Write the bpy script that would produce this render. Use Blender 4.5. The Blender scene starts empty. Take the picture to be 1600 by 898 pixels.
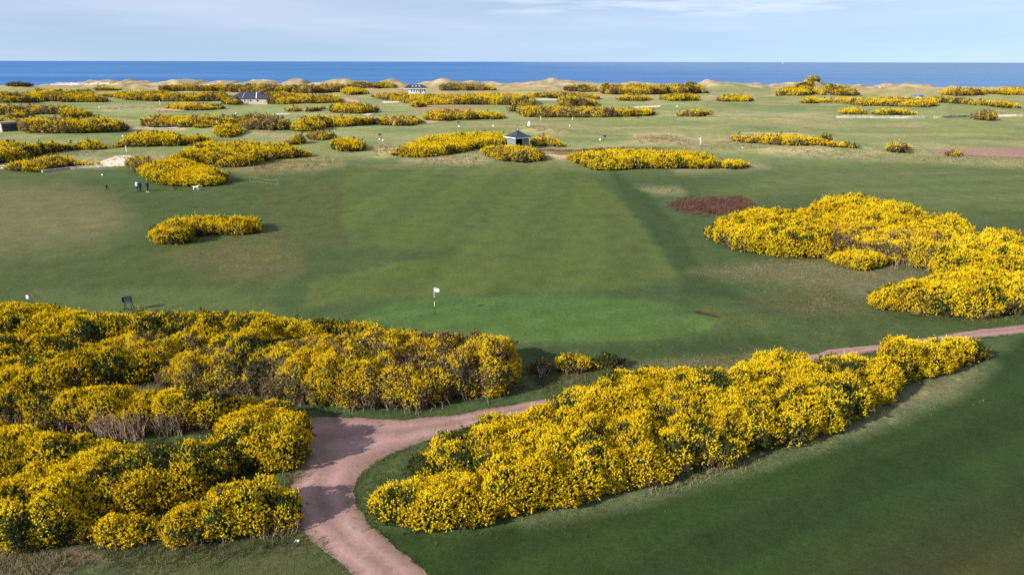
import bpy, bmesh, math, random
import numpy as np
from mathutils import Vector, Matrix, geometry
rng = np.random.default_rng(7)
random.seed(7)
R = math.radians
scene = bpy.context.scene
col = scene.collection
W, HH, F = 1600.0, 898.0, 1067.0
CAMH = 21.0
PITCH = math.atan((449 - 96.5) / F)
ROLL = R(0.107)
cp, sp = math.cos(PITCH), math.sin(PITCH)
r0 = np.array([1, 0, 0.0]); u0 = np.array([0, sp, cp]); FW = np.array([0, cp, -sp])
RT = math.cos(ROLL) * r0 + math.sin(ROLL) * u0
UP = -math.sin(ROLL) * r0 + math.cos(ROLL) * u0
CAM = np.array([0, 0, CAMH])
SUN_AZ = R(31); SUN_EL = R(27)

# ------------------------------------------------------------------ noise
def _h(ix, iy, s):
    n = (ix.astype(np.int64) * 374761393 + iy.astype(np.int64) * 668265263 + s * 1442695041) & 0x7fffffff
    n = ((n ^ (n >> 13)) * 1274126177) & 0x7fffffff
    return ((n ^ (n >> 16)) & 0xffff) / 65535.0
def vn(x, y, s=0):
    x = np.asarray(x, float); y = np.asarray(y, float)
    ix = np.floor(x); iy = np.floor(y); fx = x - ix; fy = y - iy
    fx = fx * fx * (3 - 2 * fx); fy = fy * fy * (3 - 2 * fy)
    a = _h(ix, iy, s); b = _h(ix + 1, iy, s); c = _h(ix, iy + 1, s); d = _h(ix + 1, iy + 1, s)
    return (a * (1 - fx) + b * fx) * (1 - fy) + (c * (1 - fx) + d * fx) * fy
def fbm(x, y, s=0, o=3):
    t = 0; a = .5; n = 0
    for k in range(o):
        t = t + a * vn(x * 2 ** k + 17.3 * k, y * 2 ** k - 9.1 * k, s + k); n += a; a *= .5
    return t / n
def sstep(a, b, x):
    t = np.clip((np.asarray(x, float) - a) / (b - a), 0, 1)
    return t * t * (3 - 2 * t)

# ------------------------------------------------------------------ camera maths
def ray(px, py):
    u = (np.asarray(px, float) - 800) / F; v = (449 - np.asarray(py, float)) / F
    return u[..., None] * RT + v[..., None] * UP + FW
def proj(P):
    d = np.asarray(P, float) - CAM
    z = d @ FW
    return 800 + F * (d @ RT) / z, 449 - F * (d @ UP) / z, z
def flat(px, py, z=0.0):
    d = ray(np.array(px), np.array(py)); t = (z - CAMH) / d[..., 2]
    return CAM + d * t[..., None]

# ------------------------------------------------------------------ terrain
RIDGE = [(-400,129),(-200,126),(-60,128),(0,127),(50,128),(75,128),(82,126),(92,123),(105,125),(115,129),(140,128),(148,124),(158,127),(165,125),(180,128),(190,130),
 (200,124),(212,126),(222,127),(240,130),(258,129),(270,125),(290,122.5),(312,126),(320,130),(335,127),(345,125),(355,127),(366,126),(372,131),
 (380,129),(390,130),(402,123),(420,125),(433,128),(440,131),(448,127),(460,122.5),(475,125),(485,130),(500,129),(520,125),(540,122.5),(560,127),
 (590,129),(600,124),(612,121.5),(625,126),(640,131),(657,130),(670,127),(690,121.5),(712,126),(740,127),(780,129),(800,132),(815,128),(840,126),
 (860,123.5),(885,125),(915,127),(940,131),(1000,128),(1050,131),(1095,131),(1105,126),(1120,127),(1150,130),(1185,131),(1200,135),(1225,130),(1240,127.5),
 (1310,133),(1330,133),(1345,132),(1360,135),(1375,133),(1390,131),(1396,137),(1402,133),(1425,129.5),(1440,132),(1455,137),(1480,134),(1495,132),
 (1510,137),(1530,137),(1550,131),(1570,127.5),(1590,133),(1600,136),(1700,130),(1900,133)]
YD = 640.0
_rp = ray(np.array([a for a, b in RIDGE], float), np.array([b for a, b in RIDGE], float))
_t = YD / _rp[:, 1]
RX = _rp[:, 0] * _t; RZ = CAMH + _rp[:, 2] * _t
MOUNDS = []
def mound(px, py, amp, sx, sy, dy=0.0):
    p = flat(px, py); MOUNDS.append((p[0], p[1] + dy, amp, sx, sy))
mound(795, 245, 1.1, 17, 9)
mound(1275, 149, 8.5, 10, 14, 16); mound(1300, 149, 4.6, 13, 14, 14); mound(1245, 150, 3.4, 13, 12, 10)
mound(1150, 141, 5.2, 20, 22, 20); mound(1572, 146, 4.0, 16, 20, 14)
mound(1020, 222, 1.1, 9, 5); mound(850, 205, 1.2, 8, 6); mound(1290, 236, 1.1, 16, 6); mound(1530, 172, 2.0, 18, 9); mound(1100, 208, .9, 9, 6)
mound(470, 258, 1.0, 13, 8); mound(610, 240, .7, 5, 4); mound(240, 258, 1.2, 9, 6); mound(130, 246, .8, 9, 5); mound(1450, 255, .8, 22, 5)
mound(60, 140, 2.5, 30, 15); mound(185, 136, 3.0, 12, 10); mound(420, 205, 1.2, 16, 6); mound(540, 223, 1.0, 8, 6); mound(640, 415, .35, 4.5, 2)
mound(960, 498, .45, 17, 6); mound(1180, 505, .5, 6, 2.2); mound(1110, 492, -.55, 1.8, .8); mound(1020, 297, .4, 4, 2)
def Hf(x, y):
    x = np.asarray(x, float); y = np.asarray(y, float)
    d = np.hypot(x, y)
    a = sstep(70, 220, d)
    z = (fbm(x / 42, y / 30, 3) - .5) * 3.2 * a + (fbm(x / 15, y / 10, 5, 2) - .5) * 1.0 * a
    z = z + (fbm(x / 16, y / 12, 9, 2) - .5) * .22 * sstep(20, 60, d)
    z = z + (fbm(x / 22, y / 16, 11) - .5) * 4.0 * sstep(380, 520, y) * (1 - sstep(575, 620, y))
    for mx, my, am, sx, sy in MOUNDS:
        z = z + am * np.exp(-((x - mx) / sx) ** 2 - ((y - my) / sy) ** 2)
    rz = np.interp(x, RX, RZ) * (.9 + .2 * fbm(x / 9, y / 9, 24)) + (fbm(x / 9, y / 10, 21, 4) - .5) * 4.0
    w = np.exp(-((y - YD) / 20.0) ** 2)
    front = sstep(560, 615, y)
    z = z * (1 - front) + front * (rz * w - (1 - w) * .3)
    z = z + 9.0 * np.clip(fbm(x / 13, y / 13, 141) - .46, 0, 1) * np.exp(-((y - 596) / 13.0) ** 2) + 6.0 * np.clip(fbm(x / 8, y / 8, 147) - .5, 0, 1) * np.exp(-((y - 622) / 9.0) ** 2)
    back = sstep(YD + 8, YD + 60, y)
    z = z * (1 - back) - 9.0 * back
    return z
GX0, GX1, GY0, GY1 = -760.0, 760.0, -60.0, 740.0
_gx = np.arange(GX0, GX1 + 1); _gy = np.arange(GY0, GY1 + 1)
HG = Hf(*np.meshgrid(_gx, _gy)); Hexact = Hf
def Hf(x, y):
    x = np.asarray(x, float); y = np.asarray(y, float)
    fx = np.clip(x - GX0, 0, HG.shape[1] - 1.001); fy = np.clip(y - GY0, 0, HG.shape[0] - 1.001)
    ix = fx.astype(int); iy = fy.astype(int); fx = fx - ix; fy = fy - iy
    return (HG[iy, ix] * (1 - fx) + HG[iy, ix + 1] * fx) * (1 - fy) + (HG[iy + 1, ix] * (1 - fx) + HG[iy + 1, ix + 1] * fx) * fy
_S = [8.0]
while _S[-1] < 900: _S.append(_S[-1] * 1.012 + .05)
_S = np.array(_S)
def ground(px, py, dz=0.0):
    px = np.atleast_1d(np.asarray(px, float)); py = np.atleast_1d(np.asarray(py, float))
    if len(px) > 4000:
        return np.concatenate([ground(px[i:i + 4000], py[i:i + 4000], dz) for i in range(0, len(px), 4000)])
    d = ray(px, py); hd = np.hypot(d[:, 0], d[:, 1]); d = d / hd[:, None]
    below = CAMH + d[:, 2:3] * _S < Hf(d[:, 0:1] * _S, d[:, 1:2] * _S) + dz
    hit = below.any(1); k = np.clip(below.argmax(1), 1, None); a = _S[k - 1].copy(); b = _S[k].copy()
    for _ in range(14):
        m = (a + b) / 2; bl = CAMH + d[:, 2] * m < Hf(d[:, 0] * m, d[:, 1] * m) + dz
        b = np.where(bl, m, b); a = np.where(bl, a, m)
    res = np.where(hit, b, 640.0); P = CAM + d * res[:, None]
    P[:, 2] = Hf(P[:, 0], P[:, 1]) + dz
    return P
def G1(px, py): return ground([px], [py])[0]

# ------------------------------------------------------------------ mesh helpers
def mesh_np(name, V, faces, mats, attr=None, smooth=False, colattr=None):
    V = np.asarray(V, np.float32); me = bpy.data.meshes.new(name)
    me.vertices.add(len(V)); me.vertices.foreach_set('co', V.ravel())
    loops = np.concatenate([f.ravel() for f in faces]).astype(np.int32)
    tot = np.concatenate([np.full(len(f), f.shape[1], np.int32) for f in faces])
    st = np.concatenate([[0], np.cumsum(tot)[:-1]]).astype(np.int32)
    me.loops.add(len(loops)); me.loops.foreach_set('vertex_index', loops)
    me.polygons.add(len(tot)); me.polygons.foreach_set('loop_start', st); me.polygons.foreach_set('loop_total', tot)
    if smooth: me.polygons.foreach_set('use_smooth', np.ones(len(tot), bool))
    me.update(calc_edges=True)
    if attr is not None:
        for k, v in attr.items():
            a = me.attributes.new(k, 'FLOAT', 'POINT'); a.data.foreach_set('value', np.asarray(v, np.float32))
    if colattr is not None:
        for k, v in colattr.items():
            a = me.attributes.new(k, 'FLOAT_COLOR', 'POINT')
            a.data.foreach_set('color', np.concatenate([v, np.ones((len(v), 1))], 1).astype(np.float32).ravel())
    for m in (mats if isinstance(mats, (list, tuple)) else [mats]): me.materials.append(m)
    return me
def link(name, me, parent=None, loc=None):
    o = bpy.data.objects.new(name, me); col.objects.link(o)
    if parent is not None: o.parent = parent
    if loc is not None: o.location = loc
    return o
def tag(o, label=None, cat=None, group=None, kind=None):
    for k, v in (('label', label), ('category', cat), ('group', group), ('kind', kind)):
        if v: o[k] = v
    return o
def thing(name, label, cat, loc, rz=0, group=None):
    o = link(name, None, None, Vector(loc)); o.rotation_euler = (0, 0, rz); o.empty_display_size = .3
    return tag(o, label, cat, group)

class MB:
    def __init__(s): s.v = []; s.f = []; s.m = []
    def add(s, vs, fs, m=0):
        b = len(s.v); s.v += [tuple(map(float, v)) for v in vs]; s.f += [tuple(b + i for i in f) for f in fs]; s.m += [m] * len(fs); return s
    def box(s, c, d, rz=0, m=0):
        x, y, z = [k / 2 for k in d]; ca, sa = math.cos(rz), math.sin(rz); vs = []
        for dx, dy, dz in ((-x,-y,-z),(x,-y,-z),(x,y,-z),(-x,y,-z),(-x,-y,z),(x,-y,z),(x,y,z),(-x,y,z)):
            vs.append((c[0] + dx * ca - dy * sa, c[1] + dx * sa + dy * ca, c[2] + dz))
        return s.add(vs, [(0,3,2,1),(4,5,6,7),(0,1,5,4),(1,2,6,5),(2,3,7,6),(3,0,4,7)], m)
    def tube(s, pts, rad, n=8, m=0):
        pts = [Vector(p) for p in pts]
        if not isinstance(rad, (list, tuple)): rad = [rad] * len(pts)
        vs = []; fs = []
        for i, p in enumerate(pts):
            t = (pts[min(i + 1, len(pts) - 1)] - pts[max(i - 1, 0)]).normalized()
            a = t.cross(Vector((0, 0, 1)) if abs(t.z) < .9 else Vector((1, 0, 0))).normalized(); b = t.cross(a)
            for k in range(n):
                g = 2 * math.pi * k / n; vs.append(p + (a * math.cos(g) + b * math.sin(g)) * rad[i])
        for i in range(len(pts) - 1):
            for k in range(n):
                fs.append((i*n+k, (i+1)*n+k, (i+1)*n+(k+1) % n, i*n+(k+1) % n))
        fs.append(tuple(range(n))); fs.append(tuple(reversed([(len(pts)-1)*n+k for k in range(n)])))
        return s.add(vs, fs, m)
    def build(s, name, mats, parent=None, loc=None, smooth=False, bevel=0):
        me = bpy.data.meshes.new(name); me.from_pydata(s.v, [], s.f)
        for m in (mats if isinstance(mats, (list, tuple)) else [mats]): me.materials.append(m)
        me.polygons.foreach_set('material_index', s.m)
        if smooth: me.polygons.foreach_set('use_smooth', [True] * len(s.f))
        bm = bmesh.new(); bm.from_mesh(me); bmesh.ops.recalc_face_normals(bm, faces=bm.faces)
        if bevel: bmesh.ops.bevel(bm, geom=list(bm.edges), offset=bevel, segments=1, affect='EDGES')
        bm.to_mesh(me); bm.free(); me.update()
        return link(name, me, parent, loc)

# ------------------------------------------------------------------ materials
def mat(name): 
    m = bpy.data.materials.new(name); m.use_nodes = True; nt = m.node_tree; nt.nodes.clear()
    return m, nt, nt.nodes.new('ShaderNodeOutputMaterial')
def nd(nt, t, **k):
    n = nt.nodes.new(t)
    for a, b in k.items():
        if a.startswith('i_'): n.inputs[a[2:].replace('_', ' ')].default_value = b
        else: setattr(n, a, b)
    return n
def ramp(nt, fac, stops, interp='LINEAR'):
    r = nt.nodes.new('ShaderNodeValToRGB'); e = r.color_ramp.elements; r.color_ramp.interpolation = interp
    while len(e) < len(stops): e.new(.5)
    for k, (p, c) in enumerate(stops): e[k].position = p; e[k].color = (*c, 1) if len(c) == 3 else c
    nt.links.new(fac, r.inputs[0]); return r.outputs[0]
def mixc(nt, fac, a, b, mode='MIX'):
    n = nt.nodes.new('ShaderNodeMix'); n.data_type = 'RGBA'; n.blend_type = mode
    for s, v in ((n.inputs[0], fac), (n.inputs[6], a), (n.inputs[7], b)):
        if hasattr(v, 'links'): nt.links.new(v, s)
        else: s.default_value = v if not isinstance(v, tuple) or len(v) == 4 else (*v, 1)
    return n.outputs[2]
def noise(nt, scale, detail=3, rough=.55, vec=None, sx=None):
    n = nd(nt, 'ShaderNodeTexNoise'); n.inputs['Scale'].default_value = scale; n.inputs['Detail'].default_value = detail; n.inputs['Roughness'].default_value = rough
    if vec is not None:
        if sx:
            mp = nd(nt, 'ShaderNodeMapping'); mp.inputs['Scale'].default_value = sx; nt.links.new(vec, mp.inputs[0]); vec = mp.outputs[0]
        nt.links.new(vec, n.inputs['Vector'])
    return n.outputs[0]
def geo_pos(nt): return nd(nt, 'ShaderNodeNewGeometry').outputs['Position']
def simple(name, c, rough=.7, var=.15, scale=6, spec=.3, metal=0):
    m, nt, out = mat(name); b = nd(nt, 'ShaderNodeBsdfPrincipled'); b.inputs['Roughness'].default_value = rough; b.inputs['Metallic'].default_value = metal
    b.inputs['Specular IOR Level'].default_value = spec
    tc = nd(nt, 'ShaderNodeTexCoord').outputs['Object']
    f = noise(nt, scale, 4, .6, tc)
    c1 = tuple(k * (1 - var) for k in c); c2 = tuple(min(1, k * (1 + var)) for k in c)
    nt.links.new(ramp(nt, f, [(.3, c1), (.7, c2)]), b.inputs['Base Color'])
    nt.links.new(b.outputs[0], out.inputs[0]); return m
def plant(name, stops, trans=.3, gloss=.0):
    m, nt, out = mat(name); a = nd(nt, 'ShaderNodeAttribute', attribute_name='v')
    c = ramp(nt, a.outputs['Fac'], stops)
    d = nd(nt, 'ShaderNodeBsdfDiffuse'); t = nd(nt, 'ShaderNodeBsdfTranslucent'); nt.links.new(c, d.inputs[0]); nt.links.new(c, t.inputs[0])
    mx = nd(nt, 'ShaderNodeMixShader'); mx.inputs[0].default_value = trans
    nt.links.new(d.outputs[0], mx.inputs[1]); nt.links.new(t.outputs[0], mx.inputs[2]); nt.links.new(mx.outputs[0], out.inputs[0]); return m
M = {}
M['blossom'] = plant('gorse_blossom', [(0, (.46, .29, .008)), (.35, (.70, .48, .010)), (.75, (.84, .62, .014)), (1, (.88, .69, .03))], .28)
M['foliage'] = plant('gorse_foliage', [(0, (.032, .040, .013)), (.3, (.060, .078, .023)), (.5, (.105, .110, .036)), (.62, (.13, .10, .05)), (.85, (.18, .125, .075)), (1, (.24, .175, .115))], .25)
M['stem'] = plant('gorse_stem', [(0, (.22, .155, .12)), (1, (.46, .355, .28))], .0)
M['grass'] = plant('rough_grass', [(0, (.035, .060, .018)), (.4, (.070, .098, .034)), (.7, (.14, .145, .065)), (1, (.30, .26, .145))], .3)
M['heather'] = plant('heather', [(0, (.07, .035, .028)), (.5, (.13, .065, .05)), (1, (.20, .12, .08))], .15)

def ground_material():
    m, nt, out = mat('ground_turf'); L = nt.links
    b = nd(nt, 'ShaderNodeBsdfPrincipled'); b.inputs['Roughness'].default_value = .9; b.inputs['Specular IOR Level'].default_value = .12
    p = geo_pos(nt)
    pig = nd(nt, 'ShaderNodeAttribute', attribute_name='pigment').outputs['Color']
    rg = nd(nt, 'ShaderNodeAttribute', attribute_name='rough').outputs['Fac']
    n1 = noise(nt, .055, 4, .6, p); n2 = noise(nt, .45, 4, .6, p, (1, .7, 1)); n3 = noise(nt, 3.2, 4, .65, p); n4 = noise(nt, 17, 2, .6, p)
    c = mixc(nt, ramp(nt, n1, [(.35, (0,) * 3), (.68, (.55,) * 3)]), pig, mixc(nt, 1.0, pig, (1.28, 1.10, 1.05, 1), 'MULTIPLY'))
    g2 = ramp(nt, n2, [(.28, (.80, .82, .80)), (.5, (1, 1, 1)), (.74, (1.22, 1.16, 1.14))]); c = mixc(nt, 1.0, c, g2, 'MULTIPLY')
    g3 = ramp(nt, n3, [(.3, (.74, .76, .70)), (.7, (1.26, 1.22, 1.2))]); c = mixc(nt, .85, c, g3, 'MULTIPLY')
    g4 = ramp(nt, n4, [(.3, (.66, .68, .62)), (.7, (1.34, 1.3, 1.26))]); c = mixc(nt, 1.0, c, g4, 'MULTIPLY'); c = mixc(nt, .7, c, ramp(nt, noise(nt, 7.5, 3, .65, p), [(.3, (.78, .8, .76)), (.7, (1.22, 1.2, 1.16))]), 'MULTIPLY')
    # tussocky pale flecks where the grass is left long
    n5 = noise(nt, 1.3, 5, .75, p)
    f5 = ramp(nt, n5, [(.52, (0,) * 3), (.68, (1,) * 3)])
    mm = nd(nt, 'ShaderNodeMath', operation='MULTIPLY'); L.new(f5, mm.inputs[0]); L.new(rg, mm.inputs[1])
    c = mixc(nt, mm.outputs[0], c, mixc(nt, 1.0, c, (1.9, 1.7, 1.6, 1), 'MULTIPLY'))
    L.new(c, b.inputs['Base Color'])
    bp = nd(nt, 'ShaderNodeBump'); bp.inputs['Distance'].default_value = .12
    hm = nd(nt, 'ShaderNodeMath', operation='ADD'); L.new(n3, hm.inputs[0]); L.new(n4, hm.inputs[1])
    sm = nd(nt, 'ShaderNodeMath', operation='MULTIPLY_ADD'); L.new(rg, sm.inputs[0]); sm.inputs[1].default_value = .6; sm.inputs[2].default_value = .22
    L.new(sm.outputs[0], bp.inputs['Strength']); L.new(hm.outputs[0], bp.inputs['Height']); L.new(bp.outputs[0], b.inputs['Normal'])
    L.new(b.outputs[0], out.inputs[0]); return m
def sand_material(name, c, dark=.75, scale=1.2):
    m, nt, out = mat(name); b = nd(nt, 'ShaderNodeBsdfPrincipled'); b.inputs['Roughness'].default_value = .95; b.inputs['Specular IOR Level'].default_value = .1
    p = geo_pos(nt); n = noise(nt, scale, 5, .65, p); n2 = noise(nt, scale * 12, 3, .6, p)
    cc = mixc(nt, 1.0, ramp(nt, n, [(.3, tuple(k * dark for k in c)), (.7, c)]), ramp(nt, n2, [(.3, (.8,) * 3), (.7, (1.15,) * 3)]), 'MULTIPLY')
    nt.links.new(cc, b.inputs['Base Color'])
    bp = nd(nt, 'ShaderNodeBump'); bp.inputs['Distance'].default_value = .06; bp.inputs['Strength'].default_value = .5
    nt.links.new(n2, bp.inputs['Height']); nt.links.new(bp.outputs[0], b.inputs['Normal']); nt.links.new(b.outputs[0], out.inputs[0]); return m
def path_material():
    m, nt, out = mat('path_gravel'); L = nt.links; b = nd(nt, 'ShaderNodeBsdfPrincipled'); b.inputs['Roughness'].default_value = .92; b.inputs['Specular IOR Level'].default_value = .15
    p = geo_pos(nt); ac = nd(nt, 'ShaderNodeAttribute', attribute_name='across').outputs['Fac']
    n1 = noise(nt, .5, 4, .6, p); n2 = noise(nt, 5, 4, .65, p); n3 = noise(nt, 34, 2, .6, p)
    c = ramp(nt, n1, [(.3, (.262, .158, .142)), (.7, (.352, .222, .200))])
    ad = nd(nt, 'ShaderNodeMath', operation='MULTIPLY_ADD'); L.new(n1, ad.inputs[0]); ad.inputs[1].default_value = .16; L.new(ac, ad.inputs[2])
    tr = ramp(nt, ad.outputs[0], [(.0, (.62, .64, .56)), (.10, (.86, .86, .82)), (.22, (1.0,) * 3), (.32, (1.17,) * 3), (.42, (.98,) * 3), (.54, (.82,.82,.80)), (.66, (.98,) * 3), (.78, (1.17,) * 3), (.88, (.98,) * 3), (1.0, (.8, .8, .74))])
    c = mixc(nt, 1.0, c, tr, 'MULTIPLY')
    c = mixc(nt, .7, c, ramp(nt, n2, [(.3, (.82,) * 3), (.7, (1.16,) * 3)]), 'MULTIPLY'); c = mixc(nt, .8, c, ramp(nt, n3, [(.3, (.75,) * 3), (.7, (1.22,) * 3)]), 'MULTIPLY')
    L.new(c, b.inputs['Base Color']); bp = nd(nt, 'ShaderNodeBump'); bp.inputs['Distance'].default_value = .03; bp.inputs['Strength'].default_value = .5
    L.new(n3, bp.inputs['Height']); L.new(bp.outputs[0], b.inputs['Normal']); L.new(b.outputs[0], out.inputs[0]); return m
def sea_material():
    m, nt, out = mat('sea_water'); L = nt.links; b = nd(nt, 'ShaderNodeBsdfPrincipled'); b.inputs['Roughness'].default_value = .5; b.inputs['Specular IOR Level'].default_value = .16
    p = geo_pos(nt)
    n1 = noise(nt, 1.0, 5, .6, p, (.0009, .0030, 1)); n2 = noise(nt, 1.0, 4, .7, p, (.02, .02, 1))
    c = ramp(nt, n1, [(.32, (.010, .095, .30)), (.5, (.024, .135, .36)), (.68, (.055, .18, .41))])
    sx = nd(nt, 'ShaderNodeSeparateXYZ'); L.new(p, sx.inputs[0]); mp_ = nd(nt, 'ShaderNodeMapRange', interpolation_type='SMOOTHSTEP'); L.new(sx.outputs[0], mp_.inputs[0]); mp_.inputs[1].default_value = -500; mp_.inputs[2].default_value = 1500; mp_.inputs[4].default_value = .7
    c = mixc(nt, mp_.outputs[0], c, (.135, .225, .37, 1))  # paler towards the right: glint and sky reflection put into the water colour
    c = mixc(nt, .6, c, ramp(nt, n2, [(.3, (.80, .84, .88)), (.7, (1.22, 1.17, 1.12))]), 'MULTIPLY')
    L.new(c, b.inputs['Base Color'])
    L.new(b.outputs[0], out.inputs[0]); return m
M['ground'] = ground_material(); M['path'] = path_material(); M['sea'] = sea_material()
M['sand'] = sand_material('bunker_sand', (.66, .54, .43), .85); M['earth'] = sand_material('bare_earth', (.33, .20, .155)); M['orange_sand'] = sand_material('orange_sand', (.55, .33, .20))
M['shadedearth'] = sand_material('shaded_earth', (.085, .075, .045), .35, 1.5)  # brown bunker earth, darkened so the hollow's shadow is in its colour
M['palesand'] = sand_material('pale_sand', (.62, .55, .46))
M['white'] = simple('white_paint', (.78, .77, .73), .5, .06); M['black'] = simple('black_paint', (.02, .02, .022), .5, .2); M['cloth'] = simple('flag_cloth', (.8, .79, .78), .8, .05)
M['slate'] = simple('slate_roof', (.032, .040, .068), .55, .3, 3); M['greywall'] = simple('painted_boards', (.15, .185, .18), .7, .12, 4); M['blueboard'] = simple('dark_blue_panel', (.035, .05, .075), .5, .2)
M['concrete'] = simple('concrete', (.40, .35, .31), .85, .2, 2); M['stonewall'] = simple('pale_stone', (.40, .35, .30), .9, .3, 1.5); M['red'] = simple('red_paint', (.55, .08, .06), .5, .1)
M['brick'] = simple('red_wood', (.34, .14, .10), .7, .2); M['glass'] = simple('window_glass', (.03, .04, .05), .12, .2, 2, .5); M['render'] = simple('white_render', (.38, .34, .30), .85, .08, 1)
M['wood'] = simple('weathered_wood', (.33, .27, .2), .85, .25, 5); M['blue'] = simple('blue_paint', (.07, .18, .38), .5, .15); M['orange'] = simple('orange_net', (.75, .22, .05), .7, .15); M['rope'] = simple('rope', (.5, .42, .3), .9, .15)
M['skin'] = simple('skin', (.5, .3, .22), .6, .08); M['navy'] = simple('navy_cloth', (.012, .016, .035), .9, .2); M['dark'] = simple('dark_cloth', (.015, .015, .018), .9, .2); M['plum'] = simple('plum_cloth', (.03, .012, .03), .9, .2)
M['paleblue'] = simple('pale_blue_cloth', (.45, .58, .75), .9, .08); M['hair'] = simple('hair', (.04, .028, .018), .7, .2, 30); M['whitecloth'] = simple('white_cloth', (.72, .72, .72), .9, .05); M['fur_w'] = simple('white_fur', (.75, .72, .66), .9, .1, 8); M['fur_b'] = simple('black_fur', (.015, .013, .012), .85, .2, 8)

# ------------------------------------------------------------------ ground sheet
def sdf_poly(px, py, poly):
    P = np.array(poly, float); n = len(P); d = np.full(px.shape, 1e18); ins = np.zeros(px.shape, bool)
    for i in range(n):
        a = P[i]; b = P[(i + 1) % n]; e = b - a
        wx = px - a[0]; wy = py - a[1]; t = np.clip((wx * e[0] + wy * e[1]) / (e @ e + 1e-9), 0, 1)
        d = np.minimum(d, (wx - e[0] * t) ** 2 + (wy - e[1] * t) ** 2)
        c = ((a[1] > py) != (b[1] > py))
        if a[1] != b[1]: ins ^= c & (px < (b[0] - a[0]) * (py - a[1]) / (b[1] - a[1]) + a[0])
    d = np.sqrt(d); return np.where(ins, -d, d)
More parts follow.
